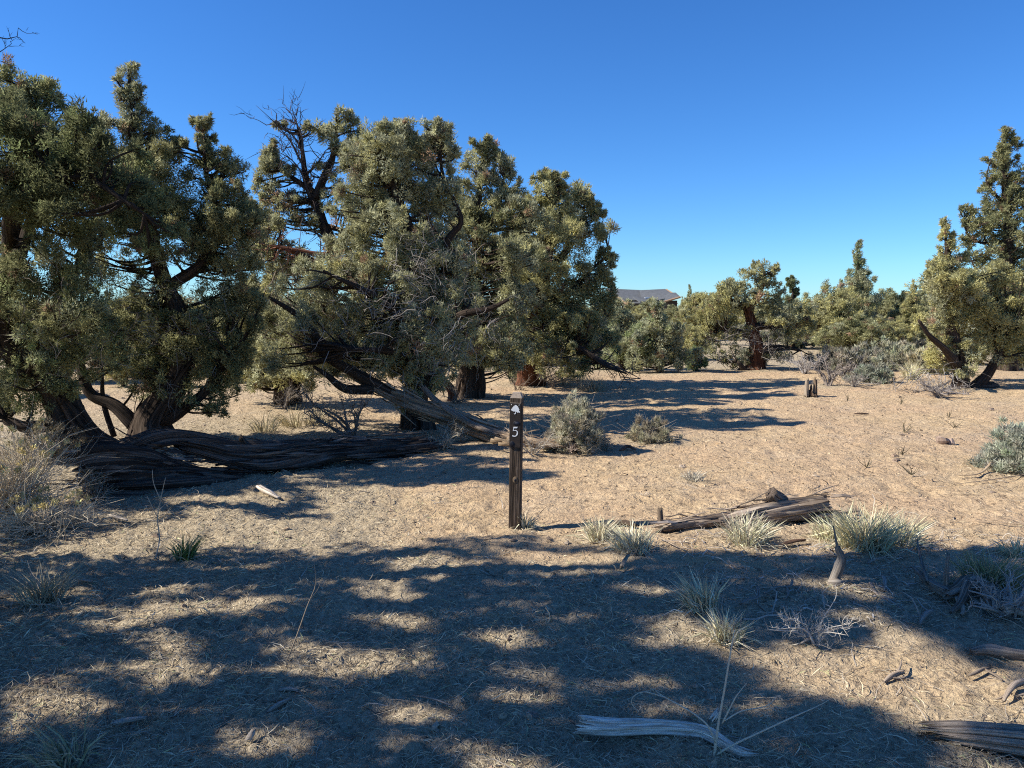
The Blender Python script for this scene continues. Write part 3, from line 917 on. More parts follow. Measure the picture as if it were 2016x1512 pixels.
t.blobs(lumps(Y, [(667, 240, 24, 18), (690, 262, 16, 18), (655, 275, 26, 20), (675, 300, 28, 20), (620, 255, 22, 14, .8), (525, 312, 24, 24), (545, 325, 26, 22), (518, 340, 20, 18), (570, 345, 20, 14, .6), (550, 250, 12, 10, .6),
                  (640, 335, 16, 14, .5), (530, 380, 28, 22), (560, 400, 30, 20, .8), (510, 410, 22, 24), (620, 400, 24, 20, .6), (660, 380, 34, 24, .7), (560, 440, 40, 26, .8), (520, 455, 30, 24), (610, 450, 30, 22, .7), (690, 420, 30, 24, .8),
                  (690, 480, 30, 24, .7), (540, 570, 50, 30, .8), (500, 600, 36, 40), (540, 640, 50, 40), (500, 680, 40, 40), (590, 690, 50, 36), (500, 730, 34, 24), (550, 730, 40, 24), (620, 610, 40, 40), (480, 640, 30, 40), (510, 755, 34, 18, .8), (620, 740, 36, 22, .8), (560, 745, 34, 18, .7, -.8), (470, 735, 30, 22, .8)]),
        0.15, 84, 0.07, 0.019, ('olive', 'olive', 'sage', 'yellow'), 1.1)
t.blobs(lumps(Y, [(575, 390, 30, 18, .6), (545, 400, 26, 16, .6), (600, 360, 18, 14, .5), (720, 395, 24, 16, .5)]), 0.12, 50, 0.06, 0.014, ('brown', 'brown'), 1.0)
for a, b2, n in (((600, 330), (545, 245), 12), ((598, 320), (575, 225), 14), ((600, 345), (640, 300), 8), ((613, 390), (560, 300), 14), ((590, 290), (570, 260), 8), ((660, 470), (600, 440), 8), ((650, 500), (600, 540), 9), ((620, 380), (660, 330), 10)):
    t.bare(P(*a, Y), P(*b2, Y - .2), n, 0.45, 0.022, (0.11, 0.09, 0.085))
t.bare(P(640, 500, Y - .6), P(512, 480, Y - 1), 9, 0.4, 0.03, (0.26, 0.13, 0.09))
t.blobs(mass(Y, [(505, 470), (560, 460), (640, 560), (650, 700), (490, 750), (480, 560)], 20, 24, 40, .8, 504), 0.15, 84, 0.07, 0.019, ('olive', 'sage', 'yellow'))
t.deadtwigs(P(570, 520, Y - .5), (0.8, .5, .5), 70, 0.5, 0.008, (0.2, 0.16, 0.13))
t.done()

# --- E
b = G(918, 780)
Y = b[1] - .2
t = Tree('juniper with thick dark trunk just left of the numbered post', b, 15, GRP)
t.limb([b + (0.05, 0, -0.1), P(928, 730, Y), P(935, 660, Y), P(930, 560, Y), P(940, 450, Y), P(948, 360, Y), P(950, 290, Y)], [0.26, 0.19, 0.15, 0.12, 0.08, 0.045, 0.015], 'trunk', 16, 0.2)
t.limb([P(890, 795, Y - .5), P(890, 770, Y - .4), P(868, 745, Y - .4), P(850, 740, Y - .5)], [0.09, 0.08, 0.06, 0.03], mat=M_REDBARK)
t.limb([P(935, 500, Y), P(975, 430, Y), P(990, 350, Y)], [0.08, 0.05, 0.015])
t.blobs(lumps(Y, [(948, 292, 20, 16), (965, 302, 16, 14), (935, 330, 26, 22), (985, 318, 20, 14), (990, 345, 22, 18), (955, 370, 34, 22), (918, 385, 24, 22), (985, 395, 26, 24), (1020, 375, 18, 18, .8), (930, 425, 40, 28), (985, 440, 34, 30),
                  (905, 470, 34, 30), (955, 490, 44, 34), (1000, 500, 30, 30), (920, 545, 50, 36), (980, 560, 44, 36), (950, 620, 60, 40), (900, 680, 40, 34, .8), (990, 660, 40, 40, .8), (960, 690, 40, 24, .6), (895, 715, 40, 22, .7, .3), (985, 710, 36, 24, .7), (940, 700, 30, 24, .6, -.9), (870, 700, 30, 26, .8, -.3), (1000, 735, 24, 16, .5, .6)]),
        0.155, 90, 0.07, 0.02, ('dark', 'olive', 'sage', 'olive'), 1.2)
t.blobs(mass(Y, [(905, 310), (960, 285), (1020, 370), (1040, 480), (1030, 700), (900, 700), (885, 480)], 34, 24, 42, .9, 505), 0.155, 90, 0.07, 0.02, ('dark', 'olive', 'sage', 'olive'))
t.deadtwigs(P(960, 620, Y - .8), (0.8, .5, .9), 70, 0.4, 0.005, (0.22, 0.2, 0.17))
t.done()

# --- F
b = G(1045, 757)
Y = b[1] - .2
t = Tree('juniper with red stringy bark at its foot, right end of the dense group', b, 16, GRP)
t.limb([b + (0, 0, -0.1), P(1044, 720, Y), P(1050, 640, Y), P(1070, 540, Y), P(1085, 440, Y), P(1092, 360, Y)], [0.29, 0.22, 0.17, 0.12, 0.06, 0.02], 'trunk', 16, 0.2, mat=M_REDBARK)
t.limb([P(1065, 560, Y), P(1130, 470, Y), P(1152, 390, Y)], [0.1, 0.06, 0.015])
t.limb([P(1055, 620, Y), P(1130, 560, Y), P(1195, 500, Y)], [0.09, 0.05, 0.015])
t.limb([P(1052, 660, Y), P(1130, 680, Y - .5), P(1190, 720, Y - .8), P(1235, 735, Y - .8)], [0.08, 0.06, 0.05, 0.02])
t.blobs(lumps(Y, [(1080, 350, 18, 12), (1100, 355, 14, 12, .8), (1090, 380, 22, 18), (1055, 395, 26, 18), (1108, 375, 14, 10, .6), (1040, 420, 30, 22), (1090, 425, 34, 26), (1150, 390, 14, 16), (1160, 415, 20, 16), (1130, 425, 22, 18), (1178, 425, 14, 12, .7),
                  (1050, 470, 44, 32), (1115, 475, 44, 32), (1160, 465, 26, 26), (1185, 460, 12, 14, .7), (1080, 530, 56, 36), (1145, 525, 44, 34), (1190, 500, 20, 14, .8), (1200, 515, 14, 12, .7), (1030, 540, 40, 40), (1050, 590, 60, 36), (1125, 590, 54, 36), (1175, 575, 26, 26), (1200, 552, 14, 12, .7),
                  (1030, 650, 50, 36), (1095, 650, 60, 36), (1160, 645, 44, 34), (1195, 625, 22, 30), (1080, 700, 54, 24, .8), (1150, 695, 44, 24, .9), (1020, 700, 36, 24, .7), (1195, 675, 24, 22, .9), (1090, 720, 44, 18, .8, -.5), (1160, 720, 36, 16, .8, -.3), (1050, 705, 30, 20, .7, -1.0), (1005, 720, 26, 18, .6, .5), (1130, 735, 40, 12, .6, .8)]),
        0.165, 90, 0.078, 0.022, ('dark', 'olive', 'olive', 'yellow', 'sage'), 1.25)
t.blobs(mass(Y - .2, [(1030, 425), (1080, 355), (1110, 360), (1155, 410), (1165, 470), (1175, 540), (1170, 650), (1150, 705), (1000, 715), (1000, 500)], 40, 24, 38, 1.1, 506), 0.165, 90, 0.078, 0.022, ('dark', 'olive', 'yellow', 'sage'))
t.deadtwigs(P(1080, 680, Y - .8), (1.2, .5, .5), 70, 0.45, 0.006, (0.17, 0.145, 0.125), 0.3)
t.bare(P(1150, 690, Y - .6), P(1260, 745, Y - .8), 16, 0.5, 0.03, (0.1, 0.085, 0.08))
t.done()

# --- G: low bushy junipers in front of the house
for lb, sd, bpx, rows, kinds in (
        ('bright green bushy juniper with a pointed top in front of the house', 17, (1300, 733),
         [(1288, 598, 16, 14), (1288, 622, 24, 18), (1270, 650, 30, 22), (1305, 650, 32, 22), (1285, 682, 46, 24), (1325, 680, 30, 24), (1255, 690, 30, 24), (1300, 710, 50, 22), (1345, 708, 28, 22), (1250, 715, 32, 18)], ('green', 'sage', 'olive')),
        ('low grey-green juniper bush tucked right of the dense group', 18, (1225, 728),
         [(1222, 615, 22, 22), (1215, 650, 28, 26), (1238, 665, 24, 26), (1205, 690, 28, 26), (1235, 700, 30, 22), (1195, 720, 26, 16)], ('olive', 'sage', 'green')),
        ('small green juniper seedling bush right of the pointed bushy juniper', 27, (1372, 730), [(1368, 705, 16, 14), (1380, 716, 14, 12), (1360, 720, 16, 10)], ('green', 'green', 'olive'))):
    b = G(*bpx)
    Y = b[1]
    t = Tree(lb, b, sd, GRP)
    top = rows[0]
    t.limb([b + (0, 0, -.1), P(bpx[0] - 4, (bpx[1] + top[1]) / 2, Y), P(top[0], top[1], Y)], [0.1, 0.06, 0.01], 'trunk', 8)
    t.blobs(lumps(Y, rows), 0.17, 80, 0.085, 0.026, kinds, 1.3)
    t.done()

# --- H: old wide juniper with a dark crooked trunk
b = G(1487, 727)
Y = b[1]
t = Tree('old gnarled juniper with crooked dark red trunk and sparse top, right of centre', b, 19, GRP)
t.limb([b + (0, 0, -.1), P(1490, 690, Y), P(1478, 640, Y), P(1474, 610, Y), P(1496, 575, Y), P(1508, 545, Y), P(1500, 520, Y)], [0.24, 0.18, 0.145, 0.11, 0.075, 0.045, 0.02], 'trunk', 14, .2, mat=M_REDBARK)
t.limb([P(1494, 710, Y), P(1506, 690, Y), P(1545, 685, Y), P(1580, 690, Y)], [0.16, 0.12, 0.07, 0.02])
t.limb([P(1478, 660, Y), P(1430, 650, Y), P(1395, 665, Y)], [0.1, 0.07, 0.02])
t.limb([P(1480, 645, Y), P(1525, 640, Y), P(1560, 650, Y)], [0.12, 0.08, 0.03])
t.limb([P(1476, 612, Y), P(1440, 590, Y), P(1415, 575, Y)], [0.08, 0.05, 0.02])
t.limb([P(1470, 733, Y - .3), P(1455, 715, Y - .4), P(1450, 712, Y - .4)], [0.09, 0.07, 0.04])
t.blobs(lumps(Y, [(1505, 527, 22, 12, .7), (1480, 538, 26, 14, .7), (1524, 535, 16, 10, .6), (1515, 552, 20, 12, .7), (1490, 556, 24, 14, .8), (1445, 570, 32, 18), (1420, 585, 30, 20), (1460, 585, 30, 18), (1405, 605, 26, 18),
                  (1435, 615, 36, 18), (1528, 588, 22, 14, .8), (1548, 612, 28, 16), (1520, 610, 28, 16), (1570, 625, 26, 18), (1400, 635, 24, 18), (1440, 645, 30, 16, .8), (1530, 640, 34, 18, .8), (1570, 650, 30, 16), (1420, 670, 30, 14, .7),
                  (1545, 670, 34, 14, .7), (1385, 650, 18, 16, .8), (1450, 690, 26, 14, .5), (1550, 700, 40, 12, .6), (1400, 700, 26, 14, .7), (1440, 712, 24, 10, .6)]),
        0.16, 72, 0.08, 0.025, ('olive', 'yellow', 'olive', 'sage'), 0.85)
t.blobs(mass(Y, [(1400, 575), (1460, 570), (1530, 605), (1570, 640), (1400, 640), (1390, 620)], 9, 18, 26, .9, 507, .6), 0.17, 76, 0.085, 0.027, ('olive', 'yellow', 'sage'))
t.deadtwigs(P(1480, 680, Y - .6), (1.5, .6, .6), 90, 0.5, 0.009, (0.2, 0.18, 0.16))
t.done()

# --- J: right edge, front bush tree
b = G(1893, 763)
Y = b[1]
t = Tree('bright olive juniper near the right edge with slanting bare limb and broken base', b, 20, GRP)
t.limb([b + (0, 0, -.1), P(1888, 735, Y), P(1880, 690, Y), P(1868, 600, Y), P(1866, 520, Y), P(1864, 440, Y)], [0.15, 0.12, 0.1, 0.07, 0.04, 0.012], 'trunk', 14, .2)
t.limb([P(1884, 720, Y - .1), P(1860, 690, Y - .5), P(1832, 662, Y - .8), P(1806, 632, Y - .9)], [0.1, 0.07, 0.055, 0.025])
t.limb([P(1912, 768, Y), P(1930, 755, Y), P(1950, 730, Y), P(1965, 700, Y), P(1985, 660, Y)], [0.13, 0.11, 0.085, 0.06, 0.03])
t.limb([P(1955, 765, Y + .1), P(1925, 762, Y), P(1900, 758, Y)], [0.16, 0.13, 0.08])
t.blobs(lumps(Y, [(1863, 442, 8, 12, .8), (1866, 462, 12, 10), (1870, 490, 18, 16), (1882, 520, 22, 18), (1850, 535, 22, 20), (1885, 555, 30, 20), (1840, 575, 26, 22), (1875, 595, 34, 24), (1915, 580, 30, 26), (1840, 625, 34, 24), (1885, 640, 40, 26),
                  (1930, 630, 40, 28), (1975, 620, 40, 28), (1910, 680, 40, 22), (1965, 665, 40, 26), (2010, 640, 40, 36), (1840, 715, 26, 20, .9), (1905, 735, 28, 14, .7, -.3), (1870, 700, 30, 18, .8, .4), (1850, 680, 24, 16, .8), (1920, 710, 34, 14, .7), (1980, 700, 36, 22), (2030, 690, 40, 30), (2050, 620, 50, 50)]),
        0.15, 84, 0.075, 0.019, ('yellow', 'yellow', 'olive', 'sage'), 0.95, 1.15)
t.blobs(mass(Y + .5, [(1855, 480), (1890, 520), (2016, 560), (2040, 680), (1930, 680), (1840, 620), (1830, 570)], 26, 24, 40, .9, 508), 0.16, 84, 0.075, 0.021, ('yellow', 'olive', 'yellow', 'sage'))
t.deadtwigs(P(1840, 745, Y - .4), (0.8, .4, .3), 80, 0.45, 0.007, (0.30, 0.28, 0.26), 0.2)
t.bare(P(1870, 750, Y - .3), P(1790, 775, Y - .7), 14, 0.5, 0.02, (0.2, 0.17, 0.15))
t.done()

# --- K: tall spire behind J
b = np.array([*(P(1985, 700, 19.5)[:2]), 0.0])
Y = 19.5
t = Tree('tallest juniper spire rising behind the olive juniper at the right edge', b, 21, GRP)
t.limb([b + (0, 0, -.1), P(1985, 600, Y), P(1982, 450, Y), P(1978, 340, Y), P(1978, 250, Y)], [0.3, 0.2, 0.13, 0.07, 0.012], 'trunk', 12)
for a in ((1980, 480, 1910, 470, 1898, 415), (1980, 520, 2040, 480, 2050, 430), (1980, 400, 1945, 365, 1948, 320), (1982, 560, 1930, 540, 1905, 500)):
    t.limb([P(a[0], a[1], Y), P(a[2], a[3], Y), P(a[4], a[5], Y)], [0.045, 0.03, 0.008], ns=8)
t.blobs(lumps(Y, [(1980, 258, 10, 10), (1988, 272, 14, 10), (1978, 295, 16, 12), (1996, 290, 12, 10, .8), (1965, 315, 18, 14), (1990, 325, 18, 14), (1955, 345, 16, 18), (2005, 345, 14, 16), (1980, 360, 28, 16), (1950, 375, 16, 14), (2010, 380, 16, 16), (1980, 400, 32, 20),
                  (1950, 420, 24, 16), (2005, 420, 24, 22), (1900, 425, 12, 14, .8), (1910, 450, 16, 14, .8), (1980, 450, 40, 24), (1935, 465, 24, 20), (2015, 470, 28, 26), (1905, 480, 18, 14, .8), (1975, 500, 44, 26), (1925, 515, 28, 22), (2020, 530, 34, 34), (1970, 550, 50, 28),
                  (1915, 555, 28, 22), (1960, 600, 60, 30), (2030, 590, 40, 40), (1950, 650, 60, 30), (2020, 650, 50, 40)]),
        0.17, 70, 0.085, 0.024, ('dark', 'olive', 'dark', 'olive'), 1.0)
t.blobs(mass(Y, [(1975, 300), (2030, 420), (2050, 650), (1900, 650), (1920, 520)], 22, 20, 34, .9, 509), 0.17, 70, 0.085, 0.024, ('dark', 'olive', 'dark', 'olive'), .8)
t.done()

# ------------------------------------------------------------------ background junipers: a few grown once, then copied
def proto(label, seed, shape, kinds, group):
    t = Tree(label, (0, 0, 0), seed, group)
    rng = np.random.default_rng(seed)
    rows = []
    if shape == 'cone':
        t.limb([(0, 0, -.1), (0.05, 0, 2.0), (0, 0, 4.3)], [0.14, 0.09, 0.01], 'trunk', 8)
        for z in np.linspace(0.45, 4.2, 13):
            w = 1.15 * (1 - (z / 4.6) ** 1.3) + 0.1
            for k in range(3 if z < 3 else 1):
                a = rng.random() * 6.28
                o = 0 if z >= 3 else w * 0.5
                rows.append(((o * math.cos(a), o * math.sin(a), z), (w * .62, w * .62, 0.36), 0.9))
    elif shape == 'round':
        t.limb([(0, 0, -.1), (0.1, 0, 1.0), (-0.1, 0.1, 2.2)], [0.2, 0.14, 0.04], 'trunk', 8)
        for k in range(22):
            d = rdir(rng, 1)[0] * rng.random() ** 0.4
            rows.append((d * (1.25, 1.25, 0.95) + (0, 0, 1.55), (0.55, 0.55, 0.42), 0.9))
        rows.append(((0.2, 0, 2.6), (0.4, 0.4, 0.35), 0.9))
    else:
        t.limb([(0, 0, -.1), (0.15, 0, 0.9), (-0.1, 0.1, 1.8), (0.15, 0, 3.0)], [0.24, 0.17, 0.12, 0.03], 'trunk', 8, mat=M_BARK)
        for k in range(26):
            a = rng.random() * 6.28
            z = 0.7 + 2.4 * rng.random()
            o = 1.5 * (1 - (z / 3.6) ** 2) * rng.random() ** 0.5
            rows.append(((o * math.cos(a), o * math.sin(a), z), (0.5, 0.5, 0.3), 0.8))
    t.blobs(rows, 0.2, 48, 0.12, 0.036, kinds, 1.0, twig=0.25)
    t.deadtwigs((0, 0, 0.8), (1.2, 1.2, 0.4), 40, 0.5, 0.01, (0.22, 0.2, 0.18))
    return t.done()

def copy_tree(o):
    c = o.copy(); COL.objects.link(c)
    for ch in o.children:
        d = ch.copy(); COL.objects.link(d); d.parent = c
        d.matrix_parent_inverse = ch.matrix_parent_inverse
    return c

FAR = 'junipers scattered behind the clearing'
LAB = {'cone': 'pointed juniper among the scattered trees beyond the clearing', 'round': 'rounded juniper among the scattered trees beyond the clearing', 'open': 'open-branched juniper among the scattered trees beyond the clearing'}
protos = {('cone', 0): proto(LAB['cone'], 201, 'cone', ('olive', 'sage', 'green'), FAR), ('cone', 1): proto(LAB['cone'], 202, 'cone', ('dark', 'olive', 'yellow'), FAR),
          ('round', 0): proto(LAB['round'], 203, 'round', ('olive', 'yellow', 'sage'), FAR), ('round', 1): proto(LAB['round'], 204, 'round', ('dark', 'olive', 'sage'), FAR),
          ('open', 0): proto(LAB['open'], 205, 'open', ('olive', 'yellow', 'sage'), FAR), ('open', 1): proto(LAB['open'], 206, 'open', ('dark', 'sage', 'olive'), FAR)}
used = set()
NAT = {'cone': 4.4, 'round': 2.95, 'open': 3.45}
def place(kind, var, px, top, Y, label=None, wide=1.0, rot=None):
    """a background juniper whose top shows at pixel (px, top) at depth Y"""
    o = protos[(kind, var)]
    if (kind, var) in used:
        o = copy_tree(o)
    used.add((kind, var))
    p = P(px, top, Y)
    g = float(gz(p[0], p[1])) if Y < 300 else 0
    s = (p[2] - g) / NAT[kind]
    o.location = (p[0], p[1], g)
    o.scale = (s * wide, s * wide, s)
    o.rotation_euler = (0, 0, rot if rot is not None else (px * 0.37) % 6.28)
    o['label'] = label or LAB[kind]
    return o
place('cone', 0, 1690, 484, 30, 'pointed juniper standing alone above the far grey-green sagebrush', 1.0)
place('round', 0, 1640, 562, 27, 'rounded olive juniper just left of the pointed one', 1.0)
place('round', 1, 1690, 620, 24, 'low wide juniper in front of the pointed far juniper', 1.6)
place('round', 0, 1742, 628, 26, 'low olive juniper behind the row of grey sagebrush', 1.5)
place('cone', 1, 1800, 560, 27, 'yellow-green pointed juniper left of the olive juniper', 1.1)
place('cone', 1, 1775, 580, 30, 'olive pointed juniper two places left of the bright olive juniper', 1.3)
place('round', 1, 1745, 570, 46, 'dark rounded juniper far behind the sagebrush row', 1.6)
place('cone', 0, 1822, 540, 34, 'slim pointed juniper peeping out behind the bright olive juniper', 1.2)
place('cone', 0, 1358, 566, 38, 'slim pointed juniper just right of the house', 0.8)
place('cone', 1, 1344, 590, 34, 'short pointed juniper under the right eave of the house', 0.9)
place('open', 0, 1385, 575, 33, 'open juniper behind the old gnarled tree, left side', 1.3)
place('round', 0, 1365, 640, 24, 'low brownish juniper between the bushy ones and the gnarled tree', 1.3)
place('open', 1, 1560, 590, 30, 'open juniper behind the old gnarled tree, right side', 1.2)
place('round', 1, 1600, 625, 33, 'dark low juniper between the gnarled tree and the rounded olive one', 1.5)
place('round', 1, 1322, 601, 55, 'dark juniper hiding the right wall of the house', 1.5)
place('round', 0, 1255, 602, 48, 'broad juniper hiding the foot of the house', 1.6)
place('round', 1, 1190, 590, 40, 'dark juniper beside the house, behind the dense group', 1.4)
place('round', 0, 1210, 640, 27, 'rounded juniper behind the low grey-green bush', 1.5)
place('open', 1, 1420, 600, 40, 'open juniper glimpsed low behind the gnarled tree crown, left part', 1.4)
place('round', 0, 1480, 610, 50, 'broad far juniper directly behind the crooked red trunk', 1.8)
place('cone', 0, 1425, 572, 60, 'small far pointed juniper behind the left shoulder of the gnarled tree', 1.2)
place('round', 1, 1590, 600, 70, 'far dark juniper in the low gap right of the gnarled tree', 2.0)
place('round', 0, 1640, 600, 60, 'far broad juniper behind the rounded olive one', 2.0)
for i, (kind, var, px, top, Y, w) in enumerate([
        ('round', 1, 640, 690, 18.5, 1.5), ('round', 0, 700, 680, 20, 1.6), ('round', 1, 770, 690, 19, 1.4), ('open', 0, 850, 670, 20, 1.5), ('round', 0, 905, 690, 19.5, 1.4), ('round', 1, 980, 690, 20, 1.5), ('round', 0, 1105, 690, 20.5, 1.4), ('round', 1, 1160, 680, 22, 1.5),
        ('round', 0, 1140, 640, 26, 1.6), ('round', 1, 950, 650, 25, 1.6), ('round', 0, 500, 690, 18, 1.4), ('round', 1, 420, 690, 17, 1.4), ('round', 0, 240, 690, 16, 1.4), ('round', 1, 80, 700, 14, 1.3), ('round', 0, 330, 700, 15.5, 1.2),
        ('round', 0, 470, 610, 19, 1.3), ('open', 1, 520, 560, 24, 1.4), ('round', 1, 410, 640, 21, 1.5), ('cone', 0, 350, 600, 25, 1.4), ('round', 0, 280, 600, 23, 1.5), ('open', 0, 200, 590, 19, 1.3),
        ('round', 1, 120, 640, 17, 1.4), ('round', 0, 40, 650, 20, 1.5), ('round', 1, 560, 640, 26, 1.5), ('open', 0, 640, 600, 22, 1.3), ('round', 0, 720, 620, 26, 1.6), ('round', 1, 800, 640, 24, 1.5), ('open', 1, 990, 600, 22, 1.4),
        ('round', 0, 880, 620, 27, 1.6), ('round', 1, 1100, 610, 25, 1.5), ('cone', 1, 1150, 600, 28, 1.2), ('round', 0, 1000, 590, 40, 1.8), ('round', 1, 600, 590, 45, 2.0), ('round', 0, 450, 585, 50, 2.0), ('round', 1, 250, 585, 48, 2.0),
        ('round', 0, 60, 590, 52, 2.0), ('open', 0, -80, 560, 24, 1.5), ('open', 1, 2090, 520, 28, 1.5), ('round', 1, 1960, 590, 40, 2.0), ('round', 0, 2040, 600, 36, 1.8), ('cone', 0, 1880, 570, 50, 1.5), ('round', 1, 780, 585, 60, 2.0)]):
    place(kind, var, px, top, Y, None, w)

# the broom-topped tree: a ball of dense growth on a thin spire
Y = 31.0
b = P(1560, 620, Y); b[2] = 0
t = Tree('thin juniper spire topped by a dense dark green ball of growth', b, 22, FAR)
t.limb([b, P(1561, 600, Y), P(1558, 555, Y)], [0.14, 0.08, 0.03], 'trunk', 8)
t.blobs(lumps(Y, [(1559, 556, 11, 9, 1.6), (1563, 575, 8, 6, .8), (1555, 590, 14, 10)]), 0.12, 90, 0.07, 0.03, ('dark', 'dark', 'green'), 1.6)
t.done()

# far woodland: reads as one mass on the horizon
def far_woods():
    rng = np.random.default_rng(400)
    n = 900
    a = R(90) + (rng.random(n) - 0.5) * R(110)
    d = 75 * (420 / 75) ** rng.random(n)
    x, y = d * np.cos(a), d * np.sin(a)
    ok = ~((np.abs(x - 15.5 * y / 90) < 9) & (y > 60) & (y < 115))
    x, y = x[ok], y[ok]
    n = len(x)
    h = 1.2 + 1.7 * rng.random(n) ** 1.5
    mb = MB()
    k = 11
    c = np.stack([np.repeat(x, k), np.repeat(y, k), np.repeat(h, k)], 1)
    hh = np.repeat(h, k)[:, None]
    u = rng.random((n * k, 1))
    off = rdir(rng, n * k) * (1.0 - 0.55 * u) * np.array([1.3, 1.3, 0])
    off[:, 2] = (u[:, 0] - 1) * hh[:, 0] * 0.95
    p = c + off
    tn = tint_for(p * 0.2, ('dark', 'olive', 'sage', 'olive'), rng, 1.0)
    sprigs(mb, p, unit(off + 1e-3), 14, 0.5, 0.45, 0.22, tn, rng)
    mb.build('distant_woods', M_LEAF, kind='stuff')
far_woods()

# ------------------------------------------------------------------ house behind the trees
def build_house():
    Y = 95.0
    s = Y / FPX
    def H(px, py, dy=0.0):
        return P(px, py, Y + dy) * np.array([1, 1, 1])
    base = P(1268, 600, Y + 4); base[2] = 0
    root = thing('house', 'grey-roofed house with gables half hidden behind the junipers', 'house', base)
    roofm = plain('grey roof shingles', (0.098, 0.104, 0.112), 0.9, 3.0, 0.22, 0.02)
    wallm = plain('dark brown siding', (0.045, 0.036, 0.03), 0.85, 4.0, 0.2)
    trimm = plain('brown barge boards', (0.24, 0.16, 0.10), 0.7)
    def slab(name, pts, mat, th=0.14):
        pts = [np.asarray(p) for p in pts]
        nrm = np.cross(pts[1] - pts[0], pts[2] - pts[0]); nrm = nrm / np.linalg.norm(nrm) * th
        if nrm[2] < 0: nrm = -nrm
        n = len(pts)
        V = np.array([p - nrm for p in pts] + pts)
        mb = MB()
        quads = [[i, (i + 1) % n, n + (i + 1) % n, n + i] for i in range(n)]
        if n == 4:
            mb.add(V, None, quads + [[3, 2, 1, 0], [4, 5, 6, 7]])
        else:
            mb.add(V, [[2, 1, 0], [3, 4, 5]], quads)
        return mb.build(name, mat, root, False, base)
    zr = lambda py: (605 - py) * s + CAM_H
    X = lambda px: (px - 1008) * s
    # main ridge along x, eaves toward the camera lower and nearer
    r0, r1 = np.array([X(1205), Y + 4, zr(567)]), np.array([X(1272), Y + 4, zr(570)])
    e0, e1 = np.array([X(1236), Y, zr(597)]), np.array([X(1274), Y, zr(597)])
    slab('roof', [r0, r1, e1, e0], roofm)
    slab('roof', [r0 + (0, .01, 0), r1 + (0, .01, 0), r1 + (0, 5, -2), r0 + (0, 5, -2)], roofm)
    g0, g1 = np.array([X(1266), Y + 3.2, zr(570.5)]), np.array([X(1317), Y + 3.2, zr(568)])
    h0, h1 = np.array([X(1262), Y - .6, zr(596)]), np.array([X(1328), Y - .6, zr(584)])
    slab('roof', [g0, g1, h1, h0], roofm)
    slab('roof', [np.array([X(1309), Y - .9, zr(577)]), np.array([X(1325), Y - .9, zr(576.5)]), np.array([X(1329), Y - 2.4, zr(585)]), np.array([X(1298), Y - 2.4, zr(594)])], roofm)
    slab('roof', [np.array([X(1243), Y - .5, zr(584)]), np.array([X(1272), Y - .5, zr(587)]), np.array([X(1275), Y - 1.8, zr(593)]), np.array([X(1254), Y - 1.8, zr(594)])], roofm)
    mb = MB(); tube(mb, [r0 + (-.25, -.1, -.12), e0 + (-.25, -.2, -.12)], [0.13, 0.13], 4, 1.0); mb.build('barge_board', trimm, root, False, base)
    mb = MB(); tube(mb, [g1 + (.15, -.1, -.1), h1 + (.2, -.2, -.1)], [0.13, 0.13], 4, 1.0); mb.build('barge_board', trimm, root, False, base)
    mb = MB(); tube(mb, [np.array([X(1298), Y - 2.5, zr(594.5)]), np.array([X(1329), Y - 2.5, zr(585.5)])], [0.12, 0.12], 4, 1.0); mb.build('barge_board', trimm, root, False, base)
    def box(name, a, b, mat):
        a, b = np.minimum(a, b), np.maximum(a, b)
        V = np.array([[x, y, z] for x in (a[0], b[0]) for y in (a[1], b[1]) for z in (a[2], b[2])])
        mb = MB(); mb.add(V, None, [[0, 1, 3, 2], [4, 6, 7, 5], [0, 4, 5, 1], [2, 3, 7, 6], [0, 2, 6, 4], [1, 5, 7, 3]])
        return mb.build(name, mat, root, False, base)
    box('wall', (X(1238), Y + .4, 0), (X(1322), Y + 6, zr(591)), wallm)
    box('wall', (X(1300), Y - 1.9, 0), (X(1325), Y + .3, zr(592)), wallm)
    gl = plain('skylight glass', (0.5, 0.55, 0.62), 0.1)
    sl = box('skylight', (X(1266), Y - 1.0, zr(588)), (X(1275), Y - .4, zr(585.5)), gl)
build_house()

